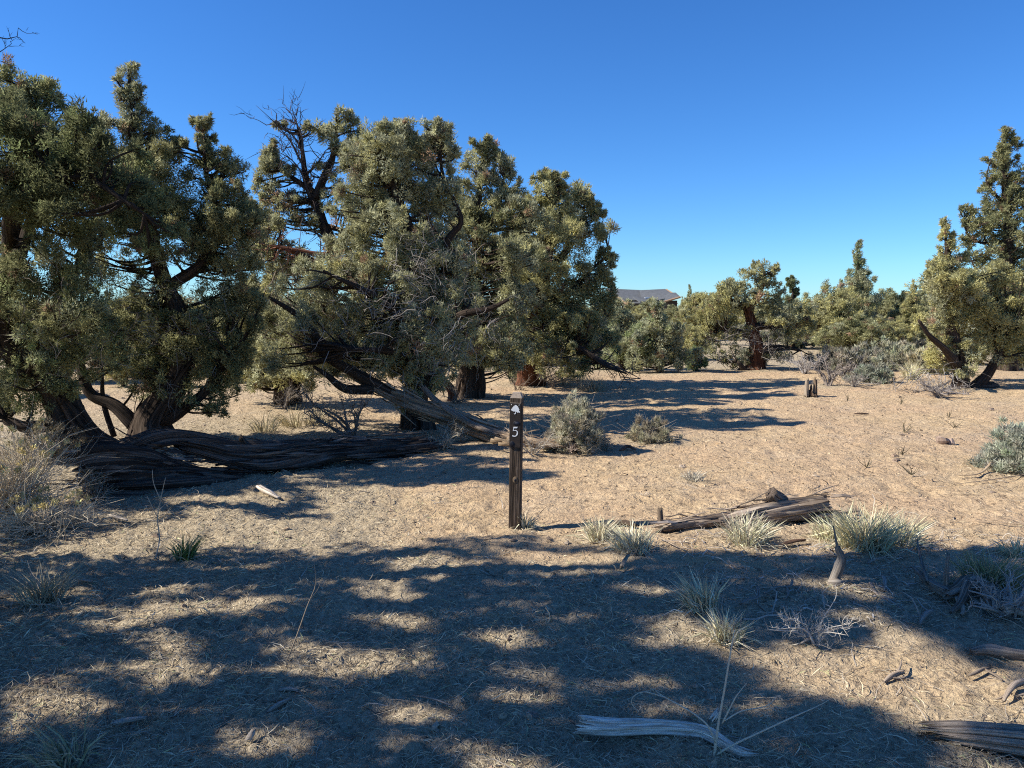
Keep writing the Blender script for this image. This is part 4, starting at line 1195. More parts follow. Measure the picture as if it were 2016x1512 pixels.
# ------------------------------------------------------------------ shrubs and tufts
def tuft(name, label, px, py, r, h, n, tints, group, seed, arch=0.5, bare=0.0, wide=0.006, cat='grass'):
    """a bunchgrass clump: every blade its own arching pair of triangles"""
    g = G(px, py)
    rng = np.random.default_rng(seed)
    root = thing(name, label, cat, g, group)
    mb = MB()
    a = rng.random(n) * 2 * PI
    ro = r * 0.55 * rng.random(n) ** 0.7
    base = np.stack([ro * np.cos(a), ro * np.sin(a), np.full(n, -0.015)], 1)
    lean = (0.08 + arch * (ro / r * 0.9) + 0.2 * np.abs(rng.normal(size=n)))
    a2 = a + rng.normal(size=n) * 0.9
    hh = h * (0.3 + 0.75 * rng.random(n) ** 0.8)
    wind = rng.normal(size=2) * 0.22
    down = rng.random(n) < 0.13
    d1 = unit(np.stack([np.cos(a2) * lean + wind[0], np.sin(a2) * lean + wind[1], np.where(down, 0.25, 1.0)], 1))
    d2 = unit(np.stack([np.cos(a2) * lean * 2.1 + wind[0] * 1.6, np.sin(a2) * lean * 2.1 + wind[1] * 1.6, np.where(down, -0.3, 0.75)], 1))
    m = base + d1 * hh[:, None] * 0.55
    tip = m + d2 * hh[:, None] * 0.5
    s = unit(np.cross(d1, rdir(rng, n))) * wide * (0.6 + 0.8 * rng.random((n, 1)))
    V = np.stack([base - s * .5, base + s * .5, m + s * .45, m - s * .45, tip], 1).reshape(-1, 3)
    k = np.arange(n)[:, None] * 5
    tc = np.array(tints)[rng.integers(0, len(tints), n)] * (1 + 0.2 * rng.normal(size=(n, 1)))
    mb.add(V, k + np.array([[3, 2, 4]]), k + np.array([[0, 1, 2, 3]]), np.clip(np.repeat(tc, 5, 0), 0.01, 0.8))
    mb.build('blades', M_DRY, root, False, None, 'stuff')
    if bare:
        mb = MB()
        k = int(n * bare)
        A = rng.normal(size=(k, 3)) * (r * .3, r * .3, 0)
        B = A + unit(rng.normal(size=(k, 3)) * (1, 1, .5) + (0, 0, .8)) * h * (0.4 + .6 * rng.random((k, 1)))
        thin_tubes(mb, A, B, 0.003, rng, (0.42, 0.36, 0.29), .15, 3)
        mb.build('stems', M_DRY, root, False, None, 'stuff')
    return root

def sage(name, label, px, py, r, h, npuff, group, seed, tint=(0.44, 0.415, 0.31), ns=62, ln=0.045, wd=0.011, stems=40, cat='shrub', flower=None, lean=(0, 0), depth=None, stemc=(0.34, 0.29, 0.24)):
    g = G(px, py) if depth is None else np.array([*P(px, py, depth)[:2], 0.0])
    rng = np.random.default_rng(seed)
    root = thing(name, label, cat, g, group)
    fo, st = MB(), MB()
    d = rdir(rng, npuff); d[:, 2] = np.abs(d[:, 2])
    lump = 1 + 0.35 * noise3(d[:, 0] * 2.5 + seed, d[:, 1] * 2.5, d[:, 2] * 2.5, seed)[:, None]
    p = d * np.array([r, r, h]) * (0.45 + 0.55 * rng.random((npuff, 1)) ** 0.5) * lump
    p[:, 0] += p[:, 2] * lean[0]; p[:, 1] += p[:, 2] * lean[1]
    p[:, 2] = np.maximum(p[:, 2], 0.03)
    tn = np.asarray(tint) * (1 + 0.2 * rng.normal(size=(npuff, 1))) * (1 + 0.035 * rng.normal(size=(npuff, 3)))
    sprigs(fo, p, d, ns, 0.05 * (r / 0.4) ** .5, ln, wd, np.clip(tn, .02, .7), rng, 0.7, 0.5)
    q = p[rng.integers(0, npuff, stems)]
    A = rng.normal(size=(stems, 3)) * (r * .12, r * .12, 0)
    thin_tubes(st, A, q * 1.05, 0.004, rng, np.array(stemc) * (1 + .25 * rng.normal(size=(stems, 1))), .12, 4)
    B = q + rng.normal(size=(stems, 3)) * 0.6 * r * (1, 1, .5)
    B[:, 2] = np.maximum(B[:, 2], 0.02)
    thin_tubes(st, q * .6, B, 0.0025, rng, np.array(stemc) * 1.2, .15, 3)
    fo.build('foliage', M_LEAF, root, False, None, 'stuff')
    st.build('stems', M_DRY, root, False, None, 'stuff')
    if flower:
        fl = MB()
        top = p[p[:, 2] > h * 0.45]
        tn = np.asarray(flower) * (1 + .2 * rng.normal(size=(len(top), 1)))
        sprigs(fl, top + (0, 0, .05), np.tile([0, 0, 1.0], (len(top), 1)), 24, 0.025, 0.022, 0.012, tn, rng, .6)
        A = top * .25; 
        thin_tubes(st, A, top, 0.003, rng, (0.3, 0.26, 0.2), .06, 3)
        fl.build('flower_heads', M_DRY, root, False, None, 'stuff')
    return root

STRAW = [(0.68, 0.60, 0.39), (0.6, 0.56, 0.36), (0.47, 0.47, 0.28), (0.74, 0.66, 0.47)]
GREYG = [(0.68, 0.61, 0.41), (0.57, 0.55, 0.35), (0.72, 0.64, 0.44), (0.76, 0.68, 0.5), (0.42, 0.36, 0.25)]
GT = 'bunchgrass clumps in the clearing'
tuft('bunchgrass', 'big pale bunchgrass clump right of the weathered log', 1700, 1078, 0.27, 0.33, 900, STRAW, GT, 1, .45, .15)
tuft('bunchgrass', 'smaller straw clump on the right flank of the big bunchgrass', 1778, 1072, 0.13, 0.26, 260, STRAW, GT, 2, .5, .1)
tuft('bunchgrass', 'thin pale grass clump on the left flank of the big bunchgrass', 1632, 1062, 0.13, 0.22, 160, STRAW, GT, 3, .6)
tuft('bunchgrass', 'grey-green grass clump growing against the middle of the weathered log', 1470, 1068, 0.19, 0.25, 420, GREYG, GT, 4, .55, .25)
tuft('bunchgrass', 'grey-green grass clump left of the weathered log, in front of dark bark', 1248, 1085, 0.17, 0.23, 420, GREYG, GT, 5, .6, .2)
tuft('bunchgrass', 'greenish grass clump nearest the post, left of the weathered log', 1180, 1060, 0.15, 0.2, 300, GREYG, GT, 6, .6, .1)
tuft('bunchgrass', 'shaded green bunchgrass beside the gnarled root at the right', 1945, 1165, 0.2, 0.27, 620, [(0.2, 0.22, 0.1), (0.3, 0.3, 0.16), (0.36, 0.33, 0.2)], GT, 7, .4, .1)
tuft('bunchgrass', 'small sunlit grass clump touching the right edge', 2000, 1095, 0.11, 0.17, 160, STRAW, GT, 8, .4)
tuft('bunchgrass', 'dim shaded grass clump left of the pale sunlit tuft in the near litter', 1385, 1200, 0.14, 0.24, 240, GREYG, GT, 9, .4, .2)
tuft('bunchgrass', 'sunlit pale tuft in the near litter, right of centre', 1430, 1255, 0.13, 0.16, 260, STRAW + GREYG, GT, 10, .7, .2)
tuft('bunchgrass', 'dry tuft of tall bent stalks in the left shade', 85, 1185, 0.17, 0.27, 190, [(0.4, 0.35, 0.24), (0.33, 0.29, 0.2)], GT, 11, .8, .2)
tuft('bunchgrass', 'small bright green plant in the left shade, before the log', 362, 1100, 0.09, 0.2, 170, [(0.14, 0.2, 0.05), (0.2, 0.24, 0.08), (0.33, 0.3, 0.17)], GT, 12, .4)
tuft('bunchgrass', 'tuft of grey blades hugging the foot of the post', 1036, 1040, 0.07, 0.16, 110, GREYG, GT, 13, .3)
tuft('bunchgrass', 'small white bleached tuft alone in the bare middle of the clearing', 1365, 945, 0.13, 0.14, 170, [(0.52, 0.47, 0.38), (0.45, 0.42, 0.33)], GT, 14, 1.0, .2)
tuft('bunchgrass', 'tiny tuft of upright pale stems left of the bleached tuft', 1268, 978, 0.05, 0.09, 40, [(0.45, 0.38, 0.3)], GT, 15, .8)
tuft('bunchgrass', 'dry yellow grass clump near the far sagebrush row', 1794, 747, 0.24, 0.42, 260, STRAW, GT, 16, .4, wide=.012)
tuft('bunchgrass', 'grass clump at the very bottom left corner with long pale stalks', 130, 1500, 0.13, 0.19, 120, [(0.42, 0.38, 0.28), (0.3, 0.3, 0.18)], GT, 17, .8)
for i, (px, py) in enumerate([(520, 850), (575, 838), (620, 835)]):
    tuft('bunchgrass', ['dry grass clump behind the fallen log, leftmost of three', 'dry grass clump behind the fallen log, middle of three', 'dry grass clump behind the fallen log, rightmost of three'][i], px, py, 0.25, 0.33, 110, [(0.5, 0.43, 0.27), (0.42, 0.36, 0.22)], GT, 18 + i, .9, wide=.008)
for i, (px, py) in enumerate([(1110, 760), (1175, 770), (1160, 768)]):
    tuft('bunchgrass', ['thin dry grass right of the red-barked trunk foot', 'thin dry grass standing behind the large sagebrush, right-hand clump', 'thin dry grass standing behind the large sagebrush, left-hand clump'][i], px, py, 0.3, 0.4, 110, [(0.36, 0.32, 0.23), (0.28, 0.25, 0.17)], GT, 25 + i, .4, wide=.008)

SG = 'sagebrush and rabbitbrush round the clearing'
dead_shrub_later = [('dead twigs hanging round the foot of the thick dark trunk', 900, 792, .3, .35, 5, 321, (.2, .17, .14), .012),
                    ('dead twigs and litter left of the red-barked trunk foot', 1018, 768, .3, .3, 5, 322, (.24, .19, .15), .012),
                    ('dead twigs right of the red-barked trunk foot', 1090, 765, .4, .35, 6, 323, (.2, .17, .14), .012),
                    ('dead drooping twigs at the foot of the half dead juniper', 560, 805, .4, .4, 7, 324, (.3, .26, .22), .012)]
sage('sagebrush', 'large grey-green sagebrush right behind the post', 1135, 885, 0.36, 0.62, 330, SG, 51, stems=160)
sage('sagebrush', 'low straggly sagebrush in the tree shadow right of the large one', 1282, 868, 0.28, 0.26, 90, SG, 52, (0.36, 0.33, 0.23), stems=120)
sage('sagebrush', 'blue-grey sagebrush cut off by the right edge', 2010, 925, 0.34, 0.45, 240, SG, 53, (0.40, 0.42, 0.33), stems=90)
sage('rabbitbrush', 'tall dry rabbitbrush with yellow seed heads at the left edge', 25, 1010, 0.4, 0.7, 80, SG, 54, (0.5, 0.43, 0.31), ns=10, ln=.06, wd=.005, stems=420, flower=(0.62, 0.50, 0.22), stemc=(0.5, 0.43, 0.33), lean=(.35, 0))
sage('rabbitbrush', 'lower dry rabbitbrush before the left end of the fallen log', 90, 1045, 0.32, 0.24, 70, SG, 55, (0.5, 0.43, 0.32), ns=10, ln=.06, wd=.005, stems=330, flower=(0.5, 0.42, 0.2), stemc=(0.5, 0.43, 0.33))
sage('rabbitbrush', 'tangle of grey stems leaning on the left end of the fallen log', 182, 985, 0.16, 0.3, 34, SG, 56, (0.22, 0.19, 0.13), ns=14, ln=.05, wd=.006, stems=150)
sage('rabbitbrush', 'pale dry brush behind the left log end, under the leaning trunk', 95, 905, 0.4, 0.35, 130, SG, 57, (0.36, 0.30, 0.2), ns=30, stems=120)
sage('sagebrush', 'blue-grey sagebrush mound right of the stump and dead shrub', 1716, 752, 0.42, 0.33, 120, SG, 58, (0.34, 0.355, 0.28), ns=44, ln=.07, wd=.02)
ROW = [(1668, 738, .5, .55, (.22, .215, .185)), (1700, 728, .7, .5, (.22, .23, .19)), (1742, 722, .9, .65, (.26, .27, .21)), (1785, 722, .8, .6, (.29, .29, .22)), (1645, 728, .5, .5, (.2, .2, .17)), (1825, 735, .5, .5, (.3, .29, .22))]
for i, (px, py, r, h, tn) in enumerate(ROW):
    sage('sagebrush', ['dark grey sagebrush behind the dead shrub by the stump', 'sagebrush second from the left in the far row', 'tallest sagebrush of the far grey-green row', 'rounded sagebrush right of the tallest in the far row', 'leftmost low sagebrush of the far row', 'sagebrush end of the far row touching the olive juniper'][i], px, py, r, h, 110, SG, 60 + i, tuple(1.5 * c * f for c, f in zip(tn, (1.06, 1, .9))), ns=40, ln=.1, wd=.03)
rs = np.random.default_rng(9)
for i in range(26):
    px, d = rs.uniform(-50, 2060), rs.uniform(20, 40)
    p = P(px, 650, d)
    sage('sagebrush', 'grey-green brush on the ground among the scattered far junipers', px, 650, rs.uniform(.4, .9), rs.uniform(.4, .7), 60, 'low brush among the far junipers', 80 + i, (0.36, 0.345, 0.25), ns=30, ln=.13, wd=.04, stems=14, depth=d)

# dead, leafless shrubs
def dead_shrub(label, px, py, r, h, n, seed, tint=(0.28, 0.25, 0.22), thick=0.012, group='dead leafless shrubs'):
    g = G(px, py)
    rng = np.random.default_rng(seed)
    root = thing('dead_shrub', label, 'shrub', g, group)
    st, tw = MB(), MB()
    for k in range(n):
        a = rng.random() * 6.28
        lean = rng.uniform(.3, 1.4)
        d = unit(np.array([math.cos(a) * lean, math.sin(a) * lean, 1.0]))
        L = h * rng.uniform(.7, 1.15)
        p1 = d * L * .5 + rng.normal(size=3) * .06 * h
        p2 = d * L + np.array([math.cos(a), math.sin(a), -.2]) * r * .5 * rng.random()
        p2[2] = max(p2[2], .03)
        c = tube(st, [np.array([0, 0, -.03]) + rng.normal(size=3) * .02, p1, p2], [thick, thick * .7, thick * .25], 5, .06, .15, seed=seed + k, wob=.04, tint=np.array(tint))
        m = 14
        s = c[rng.integers(len(c) // 4, len(c), m)]
        e = s + unit(d + rng.normal(size=(m, 3)) * .9) * h * .4 * (.4 + rng.random((m, 1)))
        e[:, 2] = np.maximum(e[:, 2], .01)
        thin_tubes(tw, s, e, thick * .32, rng, np.array(tint) * (1 + .2 * rng.normal(size=(m, 1))), .2, 4)
        kk = rng.integers(0, m, m * 2)
        f = rng.random((m * 2, 1))
        s2 = s[kk] + (e[kk] - s[kk]) * f
        e2 = s2 + unit(rng.normal(size=(m * 2, 3)) + d) * h * .2
        thin_tubes(tw, s2, e2, thick * .2, rng, np.array(tint), .2, 3)
    st.build('stems', M_DRY, root, True, None, 'stuff')
    tw.build('twigs', M_DRY, root, False, None, 'stuff')
dead_shrub('bare grey shrub standing just behind the jagged stump', 1632, 760, .5, .5, 8, 301, (.26, .22, .19), .025)
dead_shrub('low tangle of bare grey twigs between the stump and the blue-grey mound', 1680, 762, .5, .3, 9, 302, (.3, .27, .24), .015)
dead_shrub('pale bare shrub left of the stump, at the foot of the gnarled tree', 1585, 735, .5, .45, 8, 303, (.32, .3, .29), .02)
dead_shrub('bare pale shrub growing behind the fallen log, in front of the big juniper', 690, 862, .4, .6, 9, 304, (.26, .21, .17), .02)
dead_shrub('heap of bare curled branches at the foot of the olive juniper, right side', 1845, 782, .7, .3, 10, 305, (.25, .22, .2), .02)
dead_shrub('pale twiggy brush lying over the split leaning trunk', 872, 885, .26, .34, 6, 306, (.46, .40, .30), .009)
dead_shrub('pale broken twigs just right of the post, before the sagebrush', 1048, 895, .22, .3, 8, 307, (.42, .37, .3), .008)
dead_shrub('bleached low branches in the gloom near the right edge', 1985, 1215, .3, .22, 10, 308, (.36, .33, .3), .012)
dead_shrub('bare small shrub behind the right edge juniper', 1975, 725, .5, .4, 6, 309, (.2, .18, .16), .02)
dead_shrub('bleached twigs fanning over the sunlit soil right of the pale tuft', 1600, 1262, .3, .16, 9, 310, (.5, .46, .4), .006)

for a in dead_shrub_later:
    dead_shrub(*a)

# wisps: seedling twigs in the bare clearing
WS = 'tiny leafless seedlings in the bare soil'
for i, (px, py, h, lb) in enumerate([(1780, 852, .22, 'tiny leafless seedling up the slope left of the rock'), (1706, 920, .12, 'tiny leafless seedling left of and below the rock'), (1795, 935, .13, 'tiny leafless seedling straight below the rock'), (1868, 822, .13, 'tiny leafless seedling above the rock'),
                                 (1776, 895, .1, 'tiny leafless seedling between the others, left of the rock'), (1774, 797, .16, 'tiny leafless seedling farthest up, nearest the olive juniper'), (1668, 790, .12, 'tiny leafless seedling just right of the stump'), (1880, 842, .1, 'tiny low seedling between the rock and the right juniper')]):
    g = G(px, py)
    rng = np.random.default_rng(700 + i)
    mb = MB()
    n = 6
    B = np.stack([rng.normal(size=n) * h * .5, rng.normal(size=n) * h * .3, h * (.5 + .6 * rng.random(n))], 1)
    thin_tubes(mb, np.zeros((n, 3)), B, .006, rng, (.13, .11, .07), .12, 4)
    o = mb.build('seedling', M_DRY); o.location = g
    tag(o, lb, 'plant', WS)

# ------------------------------------------------------------------ logs, stumps, fallen branches
def W(*pts):
    return [np.asarray(p, float) for p in pts]
def up(p, z):
    return np.asarray(p, float) + np.array([0, 0, z])

# the long fallen log in the shade
gA, gB = G(185, 975), G(858, 885)
root = thing('fallen_log', 'long dark fallen log with a rotted-through hole, lying across the left side', 'log', (gA + gB) / 2)
org = (gA + gB) / 2
mb = MB()
yA, yB = gA[1], gB[1]
lin = lambda px: yA + (yB - yA) * np.clip((px - 185) / (858 - 185), 0, 1) ** 1.25
def LG(px, py, dy=0.0):
    return P(px, py, lin(px) + dy)
tube(mb, W(LG(340, 868), LG(400, 881), LG(450, 895), LG(520, 902), LG(600, 893), LG(700, 884), LG(790, 879), LG(862, 874)), [.06, .1, .14, .15, .12, .105, .09, .055], 64, .03, .3, 2.6, .5, .22, 3)
mb.build('trunk', M_ROT, root, True, org)
mb = MB()
tube(mb, W(LG(215, 908), LG(250, 885), LG(300, 866), LG(345, 860), LG(390, 866), LG(440, 880), LG(490, 895)), [.05, .065, .06, .055, .065, .075, .06], 26, .025, .22, 2.5, .8, .1, 7, flat=1.3)
mb.build('arched_strip', M_ROT, root, True, org)
mb = MB()
tube(mb, W(LG(150, 925, .05), LG(200, 912), LG(260, 915), LG(320, 930), LG(380, 942), LG(450, 945)), [.15, .2, .185, .14, .09, .07], 64, .025, .3, 2.4, .7, .2, 5)
tube(mb, W(LG(172, 955, .0), LG(240, 955, -.08), LG(330, 953, -.12), LG(420, 950, -.1), LG(500, 940, -.05)), [.12, .15, .14, .1, .05], 48, .03, .3, 2.5, .5, .14, 6)
mb.build('rotten_butt', M_ROT, root, True, org)
mb = MB()
tube(mb, W(LG(250, 925, .22), LG(330, 938, .2), LG(420, 938, .2), LG(500, 915, .15)), [.1, .09, .08, .08], 30, .03, .3, 2.5, .5, .14, 8, flat=.7)
mb.build('inner_wall', M_ROT, root, True, org)
shards('splinters', M_ROT, root, org, W(LG(160, 918), LG(260, 910), LG(360, 925), LG(450, 930)), [.16, .21, .18, .1], 150, .3, .026, 71, arc=(-2.6, 2.2), tang=.17, lift=1.03)
shards('splinters', M_ROT, root, org, W(LG(300, 866), LG(390, 866), LG(450, 890), LG(600, 897), LG(860, 876)), [.06, .06, .16, .17, .09], 170, .4, .02, 72, arc=(-2.4, 2.4), tang=.15, lift=1.03)
for a in ((640, 885, 655, 862, .03), (735, 880, 722, 862, .022), (480, 880, 472, 858, .03)):
    mb = MB()
    tube(mb, W(LG(a[0], a[1]), LG((a[0] + a[2]) / 2 + 2, (a[1] + a[3]) / 2, -.03), LG(a[2], a[3], -.06)), [a[4] * 1.4, a[4], a[4] * .6], 14, .02, .3, 2.3, jag=.05, seed=int(a[0]))
    mb.build('branch_stub', M_ROT, root, True, org)
mb = MB()
rngl = np.random.default_rng(66)
for k in range(34):
    px = rngl.uniform(230, 470); py = rngl.uniform(905, 945)
    a = LG(px, py, -.12 + .2 * rngl.random())
    tube(mb, W(a, a + np.array([rngl.uniform(.15, .35), rngl.uniform(.02, .1), rngl.uniform(-.05, .05)])), [.012, .004], 5, .1)
tube(mb, W(LG(420, 896, .1), LG(455, 889, .1)), [.008, .004], 5, .1)
for a in ((560, 910, 562, 940), (520, 930, 500, 946)):
    tube(mb, W(LG(a[0], a[1]), LG(a[2], a[3], -.1)), [.05, .035], 10, .03, .2, 2.5, jag=.03)
mb.build('splinters', M_ROT, root, True, org, 'stuff')

# the leaning split trunk
gC = G(1130, 897)
root = thing('leaning_trunk', 'bleached split dead trunk slanting from behind the post up into the big juniper', 'trunk', gC)
mb = MB()
a, b2, c2, d2, e2 = G(1120, 893) + (0, 0, .04), P(1000, 865, 9.2), P(890, 825, 9.5), P(800, 790, 9.7), P(715, 750, 9.9)
tube(mb, W(a, b2, c2, d2, e2), [.05, .12, .15, .12, .08], 64, .03, .34, 2.6, .6, .3, 21, tint=(.44, .385, .33), flat=.75)
shards('splinters', M_GREY, root, gC, W(a, b2, c2, d2, e2), [.05, .125, .155, .125, .085], 130, .35, .03, 73, (.46, .39, .32), arc=(-2.2, 3.0), tang=.16)
mb.build('trunk', M_GREY, root, True, gC)
mb = MB()
tube(mb, W(P(995, 862, 8.95), P(930, 835, 9.25), P(860, 790, 9.6), P(828, 755, 9.8)), [.03, .07, .08, .05], 24, .03, .22, 2.6, .4, .18, 22, tint=(.42, .38, .35), flat=.5)
mb.build('split_slab', M_GREY, root, True, gC)
mb = MB()
tube(mb, W(P(770, 775, 9.75), P(700, 735, 9.9), P(640, 700, 9.9), P(620, 660, 9.9), P(585, 620, 9.9), P(530, 585, 9.9)), [.08, .075, .06, .05, .045, .02], 12, .05, .16, 2.6, .5, seed=23, tint=(.3, .26, .24))
mb.build('limb', M_BARK, root, True, gC)
mb = MB()
tube(mb, W(P(735, 768, 9.8), P(680, 765, 9.7), P(645, 740, 9.7), P(618, 722, 9.8)), [.07, .06, .04, .02], 12, .05, .16, 2.6, .5, seed=24)
mb.build('limb', M_BARK, root, True, gC)
mb = MB()
for i in range(16):
    px = 1010 + 8 * i
    a = G(px, 893 - abs(8 - i) * .4) + (0, 0, .05)
    tube(mb, W(a + (-.25, .05, .07 + .03 * math.sin(i * 2.1)), a + (.12, -.02, .02)), [.03, .006], 6, .06, .25, 2.2, seed=i, tint=(.56, .48, .38))
mb.build('splinters', M_GREY, root, True, gC, 'stuff')

# the weathered log right of the post
gD = G(1460, 1030)
root = thing('weathered_log', 'weathered grey log with a knobbed stub, lying among grass clumps right of the post', 'log', gD)
y0, y1 = G(1300, 1045)[1], G(1620, 1022)[1]
ly = lambda px: y0 + (y1 - y0) * (px - 1300) / 320
Q = lambda px, py, dy=0.0: P(px, py, ly(px) + dy)
mb = MB()
tube(mb, W(Q(1440, 1024), Q(1500, 1013), Q(1560, 1005), Q(1632, 998)), [.06, .095, .105, .1], 72, .02, .32, 2.7, .4, .16, 31, tint=(.43, .40, .37), jag2=.08, flat=.85)
shards('splinters', M_GREY, root, gD, W(Q(1300, 1040), Q(1400, 1026), Q(1500, 1011), Q(1560, 1003), Q(1632, 996)), [.035, .055, .095, .105, .1], 80, .26, .022, 74, (.42, .385, .35), arc=(-3.0, 3.0), tang=.14)
mb.build('trunk', M_GREY, root, True, gD)
mb = MB()
tube(mb, W(Q(1285, 1042), Q(1340, 1035), Q(1400, 1027), Q(1470, 1022)), [.03, .05, .06, .06], 30, .02, .26, 3.0, .3, .14, 32, tint=(.36, .32, .29), flat=.8)
tube(mb, W(Q(1290, 1034, .1), Q(1370, 1024, .1), Q(1450, 1012, .1)), [.015, .025, .03], 14, .03, .25, 2.5, .3, .1, 33, tint=(.38, .35, .32))
mb.build('split_end', M_GREY, root, True, gD)
mb = MB()
tube(mb, W(Q(1545, 1000, .04), Q(1535, 988, .04), Q(1522, 978, .02), Q(1516, 968, 0)), [.07, .06, .055, .045], 22, .012, .28, 2.4, 1.5, .03, 34, tint=(.3, .27, .26))
mb.build('knob', M_GREY, root, True, gD)
mb = MB()
tube(mb, W(Q(1540, 985, .08), Q(1590, 983, .1), Q(1630, 976, .1)), [.022, .02, .007], 10, .03, .25, 2.2, .5, .04, 35, tint=(.36, .29, .26))
tube(mb, W(Q(1446, 1000, .1), Q(1500, 994, .08), Q(1545, 990, .06)), [.006, .012, .014], 10, .03, .25, 2.2, .5, .04, 36, tint=(.33, .28, .25))
mb.build('bark_strip', M_GREY, root, True, gD)
mb = MB()
tube(mb, W(G(1303, 1034) + (0, .03, -.03), G(1303, 1034) + (-.01, .03, .13)), [.022, .017], 14, .015, .2, 2.4, .3, .03, 37, tint=(.33, .3, .27))
mb.build('stub', M_GREY, root, True, gD)

def log(name, label, path, rad, mat, tint, seed, cat='log', ns=20, ridge=.2, jag=.05, extra=(), group=None, flat=1.0, step=.02, wob=0.0):
    """one lying piece of wood; extra: further side branches as (path, rad)"""
    o0 = np.asarray(path[len(path) // 2], float)
    mb = MB()
    vf = 4.0 if max(rad) < 0.06 else 1.8
    tube(mb, path, rad, ns, step, ridge, 2.4, .8, jag, seed, tint, flat=flat, wob=wob, vfreq=vf)
    if extra:
        root = thing(name, label, cat, o0, group)
        mb.build('stem', mat, root, True, o0)
        for k, (pp, rr) in enumerate(extra):
            mb = MB()
            tube(mb, pp, rr, max(6, ns // 2), step, ridge, 2.5, .5, jag * .5, seed + k + 1, tint)
            mb.build('side_branch', mat, root, True, o0)
        return root
    o = mb.build(name, mat, None, True, o0)
    o.location = o0
    return tag(o, label, cat, group)

def gp(px, py, z=0.0):
    return G(px, py) + np.array([0, 0, z])

log('fallen_branch', 'thick bleached branch with a kinked end, lying at the bottom, right of centre',
    [gp(1127, 1440, .03), gp(1200, 1448, .032), gp(1285, 1449, .035), gp(1345, 1452, .035), gp(1393, 1460, .032), gp(1432, 1481, .025), gp(1462, 1493, .02), gp(1500, 1492, .015)],
    [.036, .033, .029, .027, .026, .026, .02, .006], M_STICK, (1.0, .97, .94), 41, 'branch', 48, .2, .1,
    extra=[([gp(1396, 1452, .06), gp(1412, 1446, .09), gp(1416, 1440, .1)], [.016, .011, .005])], step=.012)
log('fallen_log', 'splintered grey log end entering at the bottom right corner',
    [gp(1795, 1452, .035), gp(1880, 1464, .045), gp(1960, 1476, .05), gp(2060, 1490, .05), gp(2200, 1510, .055)], [.03, .05, .058, .062, .065], M_GREY, (.5, .475, .45), 42, 'log', 64, .26, .2, flat=.8, step=.015)
log('fallen_branch', 'pale gnarled branch end poking in at the right edge above the splintered log', [gp(1903, 1288, .01), gp(1940, 1287, .02), gp(1980, 1293, .018), gp(2060, 1304, .02)], [.012, .026, .02, .02], M_STICK, (.36, .33, .3), 43, 'branch', 20, .3, .05)
log('fallen_branch', 'forked bleached stick at the right edge, on sunlit soil', [gp(1974, 1388, .01), gp(1986, 1372, .025), gp(2004, 1358, .03), gp(2050, 1350, .03)], [.006, .012, .014, .014], M_STICK, (.5, .45, .4), 44, 'branch', 12, .2, .02,
    extra=[([gp(1988, 1370, .025), gp(1972, 1380, .015), gp(1957, 1381, .01)], [.009, .006, .003]), ([gp(2060, 1366, .01), gp(2016, 1372, .012), gp(2000, 1376, .01)], [.008, .007, .003])])
log('fallen_branch', 'small two-pronged stick lying in the sunlit patch at lower right', [gp(1738, 1349, .01), gp(1752, 1341, .018), gp(1768, 1334, .02), gp(1784, 1331, .02)], [.005, .012, .011, .007], M_STICK, (.46, .41, .36), 45, 'branch', 14, .28, .02,
    extra=[([gp(1766, 1334, .02), gp(1772, 1325, .035), gp(1774, 1318, .045)], [.008, .005, .003]), ([gp(1752, 1341, .018), gp(1770, 1341, .012), gp(1784, 1338, .01)], [.006, .005, .003])])
log('fallen_branch', 'short dark stick lying right of the two-pronged stick', [gp(1903, 1335, .008), gp(1920, 1330, .012), gp(1938, 1321, .012), gp(1952, 1319, .008)], [.004, .009, .008, .004], M_STICK, (.34, .31, .28), 46, 'branch', 10, .25, .015,
    extra=[([gp(1936, 1322, .012), gp(1960, 1334, .01), gp(1975, 1345, .008)], [.006, .005, .003])])
yr = G(1640, 1152)[1]
S_ = lambda px, py, dy=0.0: P(px, py, yr + dy)
log('dead_root', 'twisted grey upright root in front of the big bunchgrass', [S_(1638, 1152), S_(1643, 1138), S_(1653, 1116), S_(1658, 1100), S_(1650, 1082), S_(1652, 1072)], [.036, .024, .026, .02, .017, .008], M_STICK, (.32, .31, .3), 47, 'root', 40, .32, .03,
    extra=[([S_(1651, 1086), S_(1646, 1066), S_(1643, 1048), S_(1640, 1034)], [.008, .006, .005, .003]), ([S_(1656, 1098), S_(1676, 1090, .06), S_(1700, 1092, .14)], [.011, .008, .004]), ([S_(1630, 1148), S_(1645, 1150, -.03), S_(1660, 1150)], [.03, .045, .02])], wob=.015)
log('dead_root', 'wide gnarled root crown under the shaded bunchgrass at right', [gp(1850, 1186, .03), gp(1880, 1184, .05), gp(1915, 1176, .075), gp(1950, 1184, .05), gp(1985, 1196, .02)], [.018, .03, .042, .035, .012], M_STICK, (.3, .285, .27), 48, 'root', 48, .36, .05,
    extra=[([gp(1905, 1180, .1), gp(1890, 1200, .04), gp(1870, 1215, .02)], [.03, .02, .008]), ([gp(1870, 1188, .05), gp(1830, 1165, .05), gp(1800, 1140, .06), gp(1795, 1130, .04)], [.03, .025, .014, .006]), ([gp(1940, 1185, .07), gp(1960, 1215, .03), gp(2000, 1225, .02)], [.03, .02, .01]),
           ([gp(1862, 1178, .02), gp(1861, 1178, .15), gp(1863, 1172, .24)], [.014, .011, .006]), ([gp(1826, 1170, .06), gp(1815, 1150, .1), gp(1805, 1120, .14), gp(1803, 1105, .14)], [.012, .01, .007, .004])], wob=.02)
